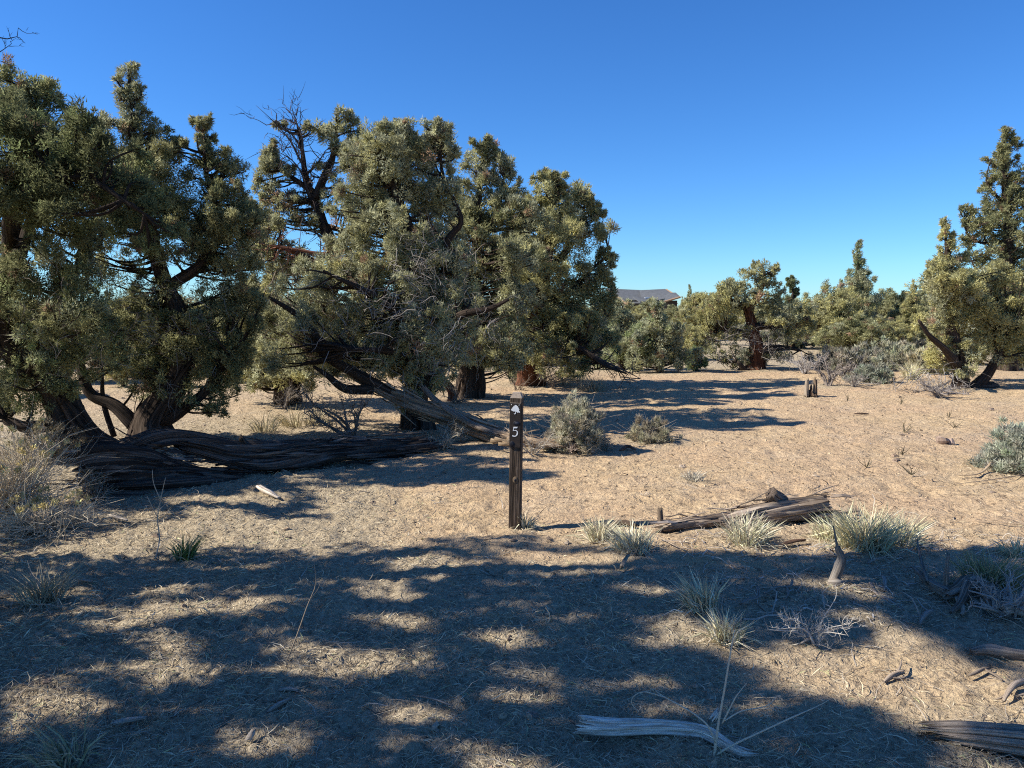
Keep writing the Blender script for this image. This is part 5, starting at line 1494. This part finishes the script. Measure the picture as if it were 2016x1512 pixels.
log('dead_root', 'pale forked root lying between the right edge and the gnarled root crown', [gp(1965, 1222, .05), gp(2000, 1222, .06), gp(2060, 1240, .05)], [.03, .03, .03], M_STICK, (.55, .52, .5), 49, 'root', 14, .25, .03,
    extra=[([gp(1985, 1222, .06), gp(1985, 1200, .1), gp(1975, 1180, .13)], [.016, .012, .005]), ([gp(1960, 1222, .05), gp(1955, 1205, .07)], [.016, .008])])
FB = 'bleached sticks and chips on the litter'
def stick(label, pts, r, seed, tint=(.6, .56, .5), mat=None, name='stick', jag=.03, flat=.6, ex=()):
    log(name, label, [gp(*p) for p in pts], r, mat or M_STICK, tuple(.8 * c for c in tint), seed, 'stick', 10, .2, jag, extra=[([gp(*p) for p in pp], rr) for pp, rr in ex], group=FB, flat=flat)
stick('bright white wood chip catching the sun before the dark log', [(510, 968, .05), (528, 978, .04), (552, 986, .02)], [.03, .04, .012], 61, (.95, .93, .9), name='wood_chip')
stick('white flat chip lying left of the thin dead stalk', [(212, 1018, .02), (232, 1024, .02), (254, 1028, .01)], [.008, .022, .008], 62, (.85, .82, .78), name='wood_chip')
stick('pale flat stick in the shade, lower left', [(212, 1436, .02), (250, 1430, .025), (298, 1421, .02)], [.012, .016, .006], 63, (.62, .6, .58))
stick('pale chip in the shade, upper one of the two left of centre', [(545, 1366, .015), (570, 1365, .02), (594, 1366, .01)], [.008, .014, .006], 64, (.62, .6, .58), name='wood_chip')
stick('pale stick in the shade slanting up to the right, below the chip', [(520, 1412, .01), (545, 1398, .02), (574, 1383, .02)], [.004, .013, .007], 65, (.62, .6, .58))
stick('grey splinter standing up in the bottom sun patch left of centre', [(484, 1468, .01), (498, 1455, .03), (505, 1450, .05)], [.012, .014, .004], 66, (.62, .6, .58), name='wood_chip')
stick('small white chip in the left shade beside the bent stalk tuft', [(152, 1147, .015), (170, 1149, .02), (188, 1150, .01)], [.006, .013, .005], 67, (.8, .77, .72), name='wood_chip')
stick('short stub of wood in the sunlit patch below the post', [(1222, 1120, .0), (1232, 1112, .04), (1240, 1108, .06)], [.014, .016, .008], 68, (.5, .46, .4))
stick('curved grey branch in the right shade ending in a fork', [(1712, 1152, .02), (1725, 1175, .02), (1755, 1188, .02), (1800, 1190, .02)], [.009, .011, .008, .004], 69, (.6, .57, .55), ex=[([(1730, 1178, .02), (1760, 1195, .02), (1782, 1206, .01)], [.009, .007, .003])])
stick('forked grey twig standing behind the curved branch', [(1738, 1142, .03), (1742, 1155, .03), (1740, 1170, .01)], [.01, .012, .004], 70, (.6, .57, .55), ex=[([(1741, 1153, .03), (1748, 1170, .01), (1746, 1178, .01)], [.009, .006, .003])])
stick('club-shaped grey stick in the right shade', [(1815, 1238, .01), (1812, 1232, .02), (1822, 1220, .03), (1838, 1212, .03)], [.006, .012, .016, .008], 71, (.55, .52, .5))
stick('pale knotted stick near the gnarled root, right shade', [(1882, 1188, .04), (1892, 1200, .03), (1896, 1212, .02), (1888, 1216, .01)], [.014, .018, .013, .006], 72, (.6, .57, .52))
stick('grey crooked branch in the shade right of the dim grass clump', [(1500, 1178, .02), (1530, 1166, .03), (1555, 1165, .03), (1560, 1155, .05)], [.006, .009, .01, .004], 73, (.5, .48, .46), ex=[([(1548, 1166, .03), (1552, 1175, .02), (1545, 1185, .01)], [.008, .007, .003])])
stick('pale stick lying against the dim grass clump', [(1455, 1198, .02), (1475, 1190, .03), (1492, 1185, .03), (1490, 1172, .06)], [.008, .012, .012, .006], 74, (.5, .48, .46))
stick('long pale twig across the grass right of the dead stub', [(1290, 1062, .03), (1320, 1075, .02), (1352, 1090, .015)], [.006, .008, .004], 75, (.7, .62, .52))
stick('reddish bark strip lying below the weathered log', [(1530, 1079, .015), (1560, 1073, .025), (1588, 1068, .02)], [.006, .02, .012], 76, (.3, .2, .15))
stick('thin straight stick in the shade at lower middle', [(808, 1373, .01), (850, 1384, .02), (895, 1396, .01)], [.004, .007, .004], 77, (.62, .58, .54))
stick('small chip of wood on the sunlit soil left of the two-pronged stick', [(1573, 1273, .01), (1588, 1267, .02), (1604, 1262, .015)], [.004, .009, .004], 78, (.8, .74, .66), name='wood_chip')
stick('dark scrap of bark left of the weathered log among the grass', [(1193, 1042, .015), (1225, 1036, .03), (1265, 1043, .015)], [.02, .035, .012], 79, (.15, .12, .1), flat=.5, jag=.08)
stick('thin reddish chip near the pale stick at lower left of centre', [(535, 1390, .01), (552, 1387, .015), (565, 1386, .01)], [.004, .01, .004], 80, (.42, .25, .17), name='wood_chip')
stick('pale curved branch at the foot of the blue-grey sagebrush', [(1885, 940, .02), (1930, 937, .03), (1955, 920, .08), (1962, 910, .1)], [.006, .013, .015, .01], 81, (.65, .55, .42))
stick('long thin straw branch lying below the right sagebrush', [(1875, 956, .01), (1940, 950, .02), (2020, 938, .02)], [.004, .007, .006], 82, (.68, .58, .46))
stick('long straight pale twig on the right bare soil', [(1885, 1027, .01), (1950, 1033, .02), (2030, 1040, .02)], [.004, .006, .005], 83, (.68, .58, .46))
stick('small dark log piece lying flat up the slope, left of the rock', [(1680, 817, .02), (1698, 818, .03), (1712, 818, .02)], [.012, .025, .01], 84, (.16, .12, .1))
stick('short pale stick in front of the jagged stump', [(1612, 790, .015), (1625, 791, .02), (1633, 793, .02)], [.01, .012, .008], 85, (.7, .62, .55))
stick('dark root-like scrap in the sun right of the leaning trunk end', [(1220, 890, .01), (1236, 885, .04), (1252, 890, .02)], [.015, .03, .012], 86, (.32, .22, .17))

# jagged stump
g = G(1595, 780)
root = thing('tree_stump', 'short jagged grey stump standing in the bare clearing', 'stump', g)
rng = np.random.default_rng(91)
for k, (dx, dy, w, h, tn) in enumerate([(-.085, -.03, .05, .34, (.46, .44, .41)), (-.045, .03, .04, .29, (.33, .3, .28)), (.06, -.02, .035, .37, (.42, .36, .3)), (.02, .02, .035, .24, (.3, .24, .2)), (.11, 0, .03, .33, (.36, .3, .25)), (.085, .05, .03, .2, (.32, .26, .22)),
                                        (-.01, -.05, .03, .17, (.26, .2, .16)), (.02, 0, .11, .1, (.2, .16, .13))]):
    mb = MB()
    tube(mb, W((dx, dy, -.05), (dx + .01 * rng.normal(), dy, h * .5), (dx + .02 * rng.normal(), dy, h)), [w * 1.25, w, w * .55], 26, .02, .34, 2.3, .5, .11, 90 + k, tn, flat=.6)
    mb.build('splinter', M_GREY, root, True)

# rock on the slope
g = G(1858, 874)
root = thing('rock', 'small angular rust-stained rock alone on the bare soil at right', 'rock', g)
for k, (o3, sz) in enumerate([((-.02, 0, .03), (.09, .07, .075)), ((.08, -.03, .015), (.05, .05, .05))]):
    mb = MB()
    rng = np.random.default_rng(40 + k)
    th, ph = np.meshgrid(np.linspace(0, 2 * PI, 12, endpoint=False), np.linspace(.05, PI - .05, 8))
    d = np.stack([np.sin(ph) * np.cos(th), np.sin(ph) * np.sin(th), np.cos(ph)], -1)
    fn = rdir(rng, 9)
    f = np.min(1.0 / np.maximum(.25, np.einsum('ijk,lk->ijl', d, fn)) * (.62 + .3 * rng.random(9)), -1)
    V = d * np.minimum(f, 1.3)[..., None] * np.array(sz) + np.array(o3)
    idx = np.arange(96).reshape(8, 12)
    q = np.stack([idx[:-1], idx[1:], np.roll(idx[1:], -1, 1), np.roll(idx[:-1], -1, 1)], -1).reshape(-1, 4)
    mb.add(V.reshape(-1, 3), None, q)
    mb.build('stone_piece', M_ROCK, root, False)

# thin dead stalks standing in the foreground
def stalk(label, segs, tint=(.42, .36, .27)):
    """segs: list of (points, radii) tubes making one dry plant"""
    o0 = np.asarray(segs[0][0][0], float)
    root = thing('dry_stalk', label, 'plant', o0, 'thin dry stalks standing up from the litter')
    for k, (pp, rr) in enumerate(segs):
        mb = MB()
        tube(mb, pp, rr, 6, .03, 0, seed=k, tint=np.array(tint))
        mb.build('stem' if k == 0 else 'side_stem', M_DRY, root, True, o0)
Yk = 2.62
f = lambda px, py, y=Yk: P(px, py, y)
stalk('tall branching pale stalk in front of the kinked branch at the bottom',
      [([G(1402, 1540), f(1404, 1512), f(1409, 1465), f(1415, 1420), f(1424, 1370), f(1434, 1310), f(1446, 1240)], [.006, .0055, .005, .004, .0035, .003, .0015]),
       ([f(1411, 1486), f(1440, 1468), f(1500, 1440), f(1560, 1412), f(1610, 1390, 2.7), f(1632, 1378, 2.7)], [.004, .0035, .003, .003, .002, .001]),
       ([f(1409, 1463), f(1400, 1440), f(1386, 1420), f(1350, 1395, 2.7), f(1310, 1373, 2.75), f(1290, 1360, 2.8)], [.004, .0035, .003, .003, .002, .0015]),
       ([f(1310, 1373, 2.75), f(1270, 1362, 2.8), f(1248, 1370, 2.8), f(1243, 1385, 2.8), f(1258, 1402, 2.8)], [.002, .002, .0018, .0015, .001]),
       ([f(1422, 1424), f(1434, 1400), f(1450, 1370), f(1470, 1345)], [.003, .0028, .002, .001]),
       ([f(1428, 1418), f(1460, 1400, 2.7), f(1510, 1390, 2.75), f(1528, 1372, 2.75)], [.0028, .0025, .002, .001])], (.62, .53, .40))
Yl = 3.35
stalk('tall thin reddish stalk standing alone in the left shade',
      [([G(555, 1345), P(562, 1310, Yl), P(585, 1250, Yl), P(606, 1190, Yl), P(622, 1150, Yl), P(618, 1105, Yl)], [.0035, .003, .003, .0025, .002, .001]),
       ([P(610, 1180, Yl), P(626, 1160, Yl), P(632, 1142, Yl)], [.002, .0015, .001])], (.3, .24, .18))
Yl = 4.9
stalk('thin forked stalk rising in front of the rotted log butt',
      [([G(306, 1100), P(314, 1060, Yl), P(310, 1020, Yl), P(318, 975, Yl), P(326, 940, Yl)], [.005, .004, .004, .003, .0015]),
       ([P(310, 1018, Yl), P(300, 998, Yl), P(290, 978, Yl)], [.003, .0025, .0015]), ([P(316, 985, Yl), P(302, 950, Yl), P(300, 925, Yl)], [.003, .0025, .0015])], (.42, .36, .28))
rs = np.random.default_rng(77)
for i, (px, py) in enumerate([(15, 1075), (50, 1060), (80, 1090), (104, 1070), (110, 1085), (130, 1065)]):
    g = G(px, py)
    lean = rs.normal() * .06
    stalk('thin dry stalk in the shade below the left rabbitbrush', [([g, g + (lean, 0, .15), g + (lean * 1.6, 0, .3)], [.003, .0025, .0012])], (.3, .25, .18))

# ------------------------------------------------------------------ numbered trail post
def build_post():
    g = G(1014, 1041)
    root = thing('trail_post', 'square wooden trail marker post with a white tree emblem and number 5', 'post', g)
    root.rotation_euler = (0, R(0.8), R(-9))
    w = .043
    h = 1.0
    def box_mb(a, b, fibre=True, bev=0.0, taper=None):
        a, b = np.array(a, float), np.array(b, float)
        mb = MB()
        nz_ = 14
        # wall rings with chamfered corners
        ring = []
        c = bev or .004
        for x, y in ((a[0] + c, a[1]), (b[0] - c, a[1]), (b[0], a[1] + c), (b[0], b[1] - c), (b[0] - c, b[1]), (a[0] + c, b[1]), (a[0], b[1] - c), (a[0], a[1] + c)):
            ring.append((x, y))
        V, F, fb = [], [], []
        zs = np.linspace(a[2], b[2], nz_)
        for z in zs:
            for x, y in ring:
                V.append((x, y, z)); fb.append((x, y, z))
        for i in range(nz_ - 1):
            for j in range(8):
                F.append([i * 8 + j, i * 8 + (j + 1) % 8, (i + 1) * 8 + (j + 1) % 8, (i + 1) * 8 + j])
        V += [((a[0] + b[0]) / 2, (a[1] + b[1]) / 2, a[2]), ((a[0] + b[0]) / 2, (a[1] + b[1]) / 2, b[2])]
        fb += [(0, 0, 0), (0, 0, 0)]
        k = nz_ * 8
        T = [[(j + 1) % 8, j, k] for j in range(8)] + [[(nz_ - 1) * 8 + j, (nz_ - 1) * 8 + (j + 1) % 8, k + 1] for j in range(8)]
        mb.add(V, T, F, (.5, .5, .5), fb)
        return mb
    box_mb((-w, -w, -.25), (w, w, h - .03)).build('shaft', M_POST, root)
    # chamfered sun-bleached top
    mb = MB()
    z0, z1 = h - .03, h + .008
    i_ = w * .62
    V = [(-w, -w, z0), (w, -w, z0), (w, w, z0), (-w, w, z0), (-i_, -i_, z1), (i_, -i_, z1), (i_, i_, z1), (-i_, i_, z1)]
    mb.add(np.array(V) + (0, 0, .001), None, [[0, 1, 5, 4], [1, 2, 6, 5], [2, 3, 7, 6], [3, 0, 4, 7], [4, 5, 6, 7], [3, 2, 1, 0]])
    mb.build('post_cap', M_CAP, root)
    fy = -w
    zt, zb = h - .066, h - .385
    # dark plate screwed to the face, with a paler strip along its upper edge
    box_mb((-w - .001, fy - .008, zb), (w - .006, fy - .0005, zt), bev=.002).build('plate', M_PANEL, root)
    mb = MB()
    V = np.array([(-w, fy - .0085, zt), (w - .007, fy - .0085, zt), (w - .007, fy - .0005, zt), (-w, fy - .0005, zt)])
    V = np.concatenate([V + (0, 0, .0008), V + (0, 0, .003)])
    mb.add(V, None, [[0, 1, 5, 4], [1, 2, 6, 5], [2, 3, 7, 6], [3, 0, 4, 7], [4, 5, 6, 7], [3, 2, 1, 0]])
    mb.build('plate_edge', M_CAP, root)
    fp = fy - .008
    def disc(name, x, z, rx, rz, y, th, mat, n=16):
        a = np.linspace(0, 2 * PI, n, endpoint=False)
        F0 = np.stack([x + rx * np.cos(a), np.full(n, y), z + rz * np.sin(a)], 1)
        F1 = F0 * 1; F1[:, 1] = y - th; F1[:, 0] = x + (F1[:, 0] - x) * .9; F1[:, 2] = z + (F1[:, 2] - z) * .9
        V = np.concatenate([F0, F1, [[x, y - th * 1.1, z]]])
        j = np.arange(n); k = (j + 1) % n
        mb = MB()
        mb.add(V, np.stack([n + j, n + k, np.full(n, 2 * n)], 1), np.stack([j, k, n + k, n + j], 1), (.5, .5, .5), V * 1.0)
        mb.build(name, mat, root, True)
    disc('screw', -w + .012, zt - .012, .004, .004, fp, .0015, M_STEEL)
    disc('screw', w - .018, zt - .012, .004, .004, fp, .0015, M_STEEL)
    disc('knot', .008, h - .21, .026, .018, fp, .0015, M_KNOT)
    disc('knot', .012, h - .21, .014, .009, fp - .0015, .001, plain('knot heart', (.03, .034, .05), .4))
    disc('knot', -.022, h - .362, .018, .022, fp, .0015, M_KNOT)
    disc('knot', .004, h - .625, .02, .026, fy, .002, plain('shaft knot', (.13, .09, .055), .8, 60, .5, .002))
    disc('knot', .003, h - .628, .008, .011, fy - .002, .0015, M_KNOT)
    def poly(name, pts2, y, th, mat):
        """a flat cut-out sheet from an outline, fan-filled from its centroid (star-shaped outlines)"""
        p = np.array(pts2, float)
        n = len(p)
        c = p.mean(0)
        V = np.concatenate([np.stack([p[:, 0], np.full(n, y), p[:, 1]], 1), np.stack([p[:, 0], np.full(n, y - th), p[:, 1]], 1), [[c[0], y - th, c[1]]]])
        j = np.arange(n); k = (j + 1) % n
        return V, np.stack([n + j, n + k, np.full(n, 2 * n)], 1), np.stack([j, k, n + k, n + j], 1)
    # tree emblem: crown lobes, then a short bent trunk
    mb = MB()
    ex, ez, s = -.002, h - .108, .00118
    crown = [(-24, -6), (-20, 2), (-17, 4), (-16, 10), (-12, 14), (-9, 20), (-4, 22), (-2, 27), (3, 24), (6, 25), (9, 19), (13, 20), (13, 12), (18, 9), (17, 3), (21, 0), (18, -5), (20, -10), (25, -16), (21, -21), (16, -18), (11, -21), (6, -15), (0, -12), (-6, -14), (-12, -13), (-16, -10)]
    V, T, F = poly('e', [(ex + x * s * 1.18, ez + z * s) for x, z in crown], fp - .0002, .0012, M_WHITE); mb.add(V, T, F)
    trunk = [(0, -11), (5, -14), (4, -20), (3, -27), (-2, -31), (-9, -30), (-8, -27), (-3, -26), (0, -21)]
    V, T, F = poly('e', [(ex + x * s, ez + z * s) for x, z in trunk], fp - .0004, .0012, M_WHITE); mb.add(V, T, F)
    mb.build('emblem', M_WHITE, root)
    # the numeral 5: flag, stem and bowl as one ribbon
    mb = MB()
    nx, nz2, s = -.004, h - .272, .0013
    path = [(18, 26), (2, 26), (-8, 26), (-8, 25), (-10, 4), (-4, 8), (4, 9), (11, 6), (15, -1), (15, -10), (11, -19), (3, -25), (-6, -26), (-14, -23)]
    path = path[2:]
    q = smooth_path([(x, 0, z) for x, z in [(-9, 5), (-2, 8), (6, 8), (13, 2), (14, -8), (10, -18), (2, -24), (-7, -24), (-13, -20)]], 2.0)
    wid = np.interp(np.linspace(0, 1, len(q)), [0, .3, .55, .8, 1], [2, 4.5, 7.5, 5, 6.5])
    tg = unit(np.gradient(q, axis=0)); nr = np.stack([-tg[:, 2], 0 * tg[:, 0], tg[:, 0]], 1)
    def ribbon(A, B, y):
        m = len(A)
        V = np.concatenate([np.stack([nx + a[:, 0] * s, np.full(m, yy), nz2 + a[:, 2] * s], 1) for yy in (y, y - .0012) for a in (A, B)])
        j = np.arange(m - 1)
        F = np.concatenate([np.stack([2 * m + j, 2 * m + j + 1, 3 * m + j + 1, 3 * m + j], 1), np.stack([j, j + 1, 2 * m + j + 1, 2 * m + j], 1), np.stack([m + j, m + j + 1, 3 * m + j + 1, 3 * m + j], 1)])
        mb.add(V, None, F)
    ribbon(q - nr * wid[:, None] * .5, q + nr * wid[:, None] * .5, fp - .0002)
    ribbon(np.array([(-8.0, 0, 27), (-9.5, 0, 16), (-11, 0, 4)]), np.array([(-4.5, 0, 27), (-6, 0, 16), (-7.5, 0, 5)]), fp - .0004)
    ribbon(np.array([(-8.0, 0, 28), (4, 0, 28), (15, 0, 29)]), np.array([(-8.0, 0, 20), (4, 0, 20.5), (13, 0, 21)]), fp - .0006)
    mb.build('numeral', M_WHITE, root)
build_post()

# ------------------------------------------------------------------ ground cover nobody could count
def scatter(n, y0, y1, power=1.6, seed=0, marg=.5):
    rng = np.random.default_rng(seed)
    y = (y0 ** (1 - power) + rng.random(n) * (y1 ** (1 - power) - y0 ** (1 - power))) ** (1 / (1 - power)) if power != 1 else y0 * (y1 / y0) ** rng.random(n)
    x = (rng.random(n) * 2 - 1) * (.68 * y + marg)
    return x, y, rng

def surf(x, y):
    return ground_h(x, y) + clods(x, y)

def straw_cover():
    x, y, rng = scatter(160000, 2.1, 13, 1.5, 900)
    l = litter_at(x, y)
    ok = rng.random(len(x)) < l * (.35 + .65 * (noise2(x * 1.7, y * 1.7, 55) > -.35))
    x, y = x[ok], y[ok]
    n = len(x)
    base = np.stack([x, y, surf(x, y) - .004], 1)
    a = rng.random(n) * 2 * PI
    patch = noise2(x * 2.2, y * 2.2, 56)
    rise = np.abs(rng.normal(size=n)) * (.28 + .3 * np.clip(patch, 0, 1))
    d = unit(np.stack([np.cos(a), np.sin(a), rise], 1))
    L = .022 + .05 * rng.random(n) ** 2 + .05 * (rng.random(n) < .08)
    s = unit(np.cross(d, rdir(rng, n))) * (.0012 + .0016 * rng.random((n, 1))) * np.clip(y / 3.5, .8, 1.4)[:, None]
    m = base + d * L[:, None] * .55
    tip = base + d * L[:, None] + np.stack([np.cos(a + 1.3), np.sin(a + 1.3), -.5 * rise], 1) * (L * .25)[:, None]
    V = np.stack([base, m + s, tip, m - s], 1).reshape(-1, 3)
    pal = np.array([(.56, .48, .34), (.48, .405, .28), (.40, .335, .235), (.62, .54, .40), (.28, .225, .155), (.38, .39, .21)])
    tc = pal[rng.choice(6, n, p=[.22, .27, .23, .08, .15, .05])] * (1 + .12 * rng.normal(size=(n, 1)))
    k = np.arange(n)[:, None] * 4
    mb = MB()
    mb.add(V, None, k + np.array([[0, 1, 2, 3]]), np.clip(np.repeat(tc, 4, 0), .01, .8))
    mb.build('dry_grass', M_DRY, kind='stuff')
straw_cover()

def twig_cover():
    x, y, rng = scatter(9000, 2.1, 12, 1.5, 901)
    l = litter_at(x, y)
    dens = .12 + .5 * l * (noise2(x * .9 + 3, y * .9, 57) > -.1)
    ok = rng.random(len(x)) < dens
    x, y = x[ok], y[ok]
    n = len(x)
    A = np.stack([x, y, surf(x, y) + .004], 1)
    a = rng.random(n) * 2 * PI
    L = .06 + .2 * rng.random(n) ** 2
    B = A + np.stack([np.cos(a) * L, np.sin(a) * L, .0 * L], 1)
    B[:, 2] = surf(B[:, 0], B[:, 1]) + .004 + np.abs(rng.normal(size=n)) * .02
    pal = np.array([(.34, .29, .23), (.22, .18, .14), (.44, .39, .33), (.14, .11, .09)])
    mb = MB()
    thin_tubes(mb, A, B, (.0012 + .0018 * rng.random(n) ** 2) * np.clip(y / 3.5, .9, 2), rng, pal[rng.integers(0, 4, n)], .12, 4)
    # the drift of bleached broken sticks in the right-hand shade
    m = 420
    x = 1.1 + 2.6 * rng.random(m); y = 3.75 + 1.5 * rng.random(m) ** 1.1
    A = np.stack([x, y, surf(x, y) + .006], 1)
    a = rng.random(m) * 2 * PI
    L = .05 + .3 * rng.random(m) ** 2
    B = A + np.stack([np.cos(a) * L, np.sin(a) * L, 0 * L], 1)
    B[:, 2] = surf(B[:, 0], B[:, 1]) + .008 + .03 * rng.random(m) ** 2
    thin_tubes(mb, A, B, .0018 + .0045 * rng.random(m) ** 2.5, rng, np.array([(.56, .51, .45), (.44, .39, .34), (.34, .29, .24)])[rng.integers(0, 3, m)], .2, 5)
    mb.build('fallen_twigs', M_DRY, kind='stuff')
twig_cover()

def crumb_cover():
    """clods, bits of bark and dung-sized crumbs over soil and litter"""
    x, y, rng = scatter(20000, 2.1, 20, 1.35, 902)
    n = len(x)
    l = litter_at(x, y)
    r = (.003 + .009 * rng.random(n) ** 3) * np.clip(y / 4.5, .8, 1.9)
    z = surf(x, y)
    o = np.array([(1, 0, 0), (-.5, .87, 0), (-.5, -.87, 0), (0, 0, .8)])
    a = rng.random(n) * 6.28
    ca, sa = np.cos(a)[:, None], np.sin(a)[:, None]
    st = (.6 + 1.2 * rng.random((n, 1)))
    V = np.stack([np.stack([x + (r[:, None] * (ca * q[0] * st - sa * q[1]))[:, 0], y + (r[:, None] * (sa * q[0] * st + ca * q[1]))[:, 0], z - .002 + r * q[2] * (.6 + .6 * rng.random(n))], 1) for q in o], 1).reshape(-1, 3)
    k = np.arange(n)[:, None, None] * 4
    T = (k + np.array([[[0, 1, 3], [1, 2, 3], [2, 0, 3]]])).reshape(-1, 3)
    pal = np.array([(.44, .32, .205), (.48, .36, .235), (.13, .095, .065), (.26, .19, .13)])
    tc = pal[rng.choice(4, n, p=[.3, .2, .25, .25])] * (1 + .15 * rng.normal(size=(n, 1)))
    mb = MB()
    mb.add(V, T, None, np.clip(np.repeat(tc, 4, 0), .01, .7))
    mb.build('soil_crumbs', M_DRY, kind='stuff')
crumb_cover()

def stone_cover():
    """small half buried stones, lumps of dry earth and juniper berries' size pebbles"""
    x, y, rng = scatter(520, 2.2, 18, 1.4, 903)
    mb = MB()
    th, ph = np.meshgrid(np.linspace(0, 2 * PI, 7, endpoint=False), np.linspace(.1, PI * .62, 4))
    d = np.stack([np.sin(ph) * np.cos(th), np.sin(ph) * np.sin(th), np.cos(ph)], -1).reshape(-1, 3)
    idx = np.arange(28).reshape(4, 7)
    q = np.stack([idx[:-1], idx[1:], np.roll(idx[1:], -1, 1), np.roll(idx[:-1], -1, 1)], -1).reshape(-1, 4)
    pal = np.array([(.3, .22, .16), (.36, .29, .22), (.22, .17, .135), (.4, .3, .2)])
    for i in range(len(x)):
        r = (.006 + .02 * rng.random() ** 4) * min(2.0, max(.8, y[i] / 5))
        V = d * (1 + .25 * rng.normal(size=(28, 1))) * r * np.array([1 + .5 * rng.random(), 1, .5 + .4 * rng.random()])
        V = np.concatenate([V, [[0, 0, r * .7]]])
        a = rng.random() * 6.28
        V[:, :2] = V[:, :2] @ np.array([[math.cos(a), -math.sin(a)], [math.sin(a), math.cos(a)]])
        T = np.stack([idx[0], np.roll(idx[0], -1), np.full(7, 28)], 1)
        mb.add(V + np.array([x[i], y[i], float(surf(x[i], y[i]))]), T, q, pal[rng.integers(0, 4)] * (1 + .15 * rng.normal()))
    mb.build('pebbles', M_DRY, kind='stuff')
stone_cover()
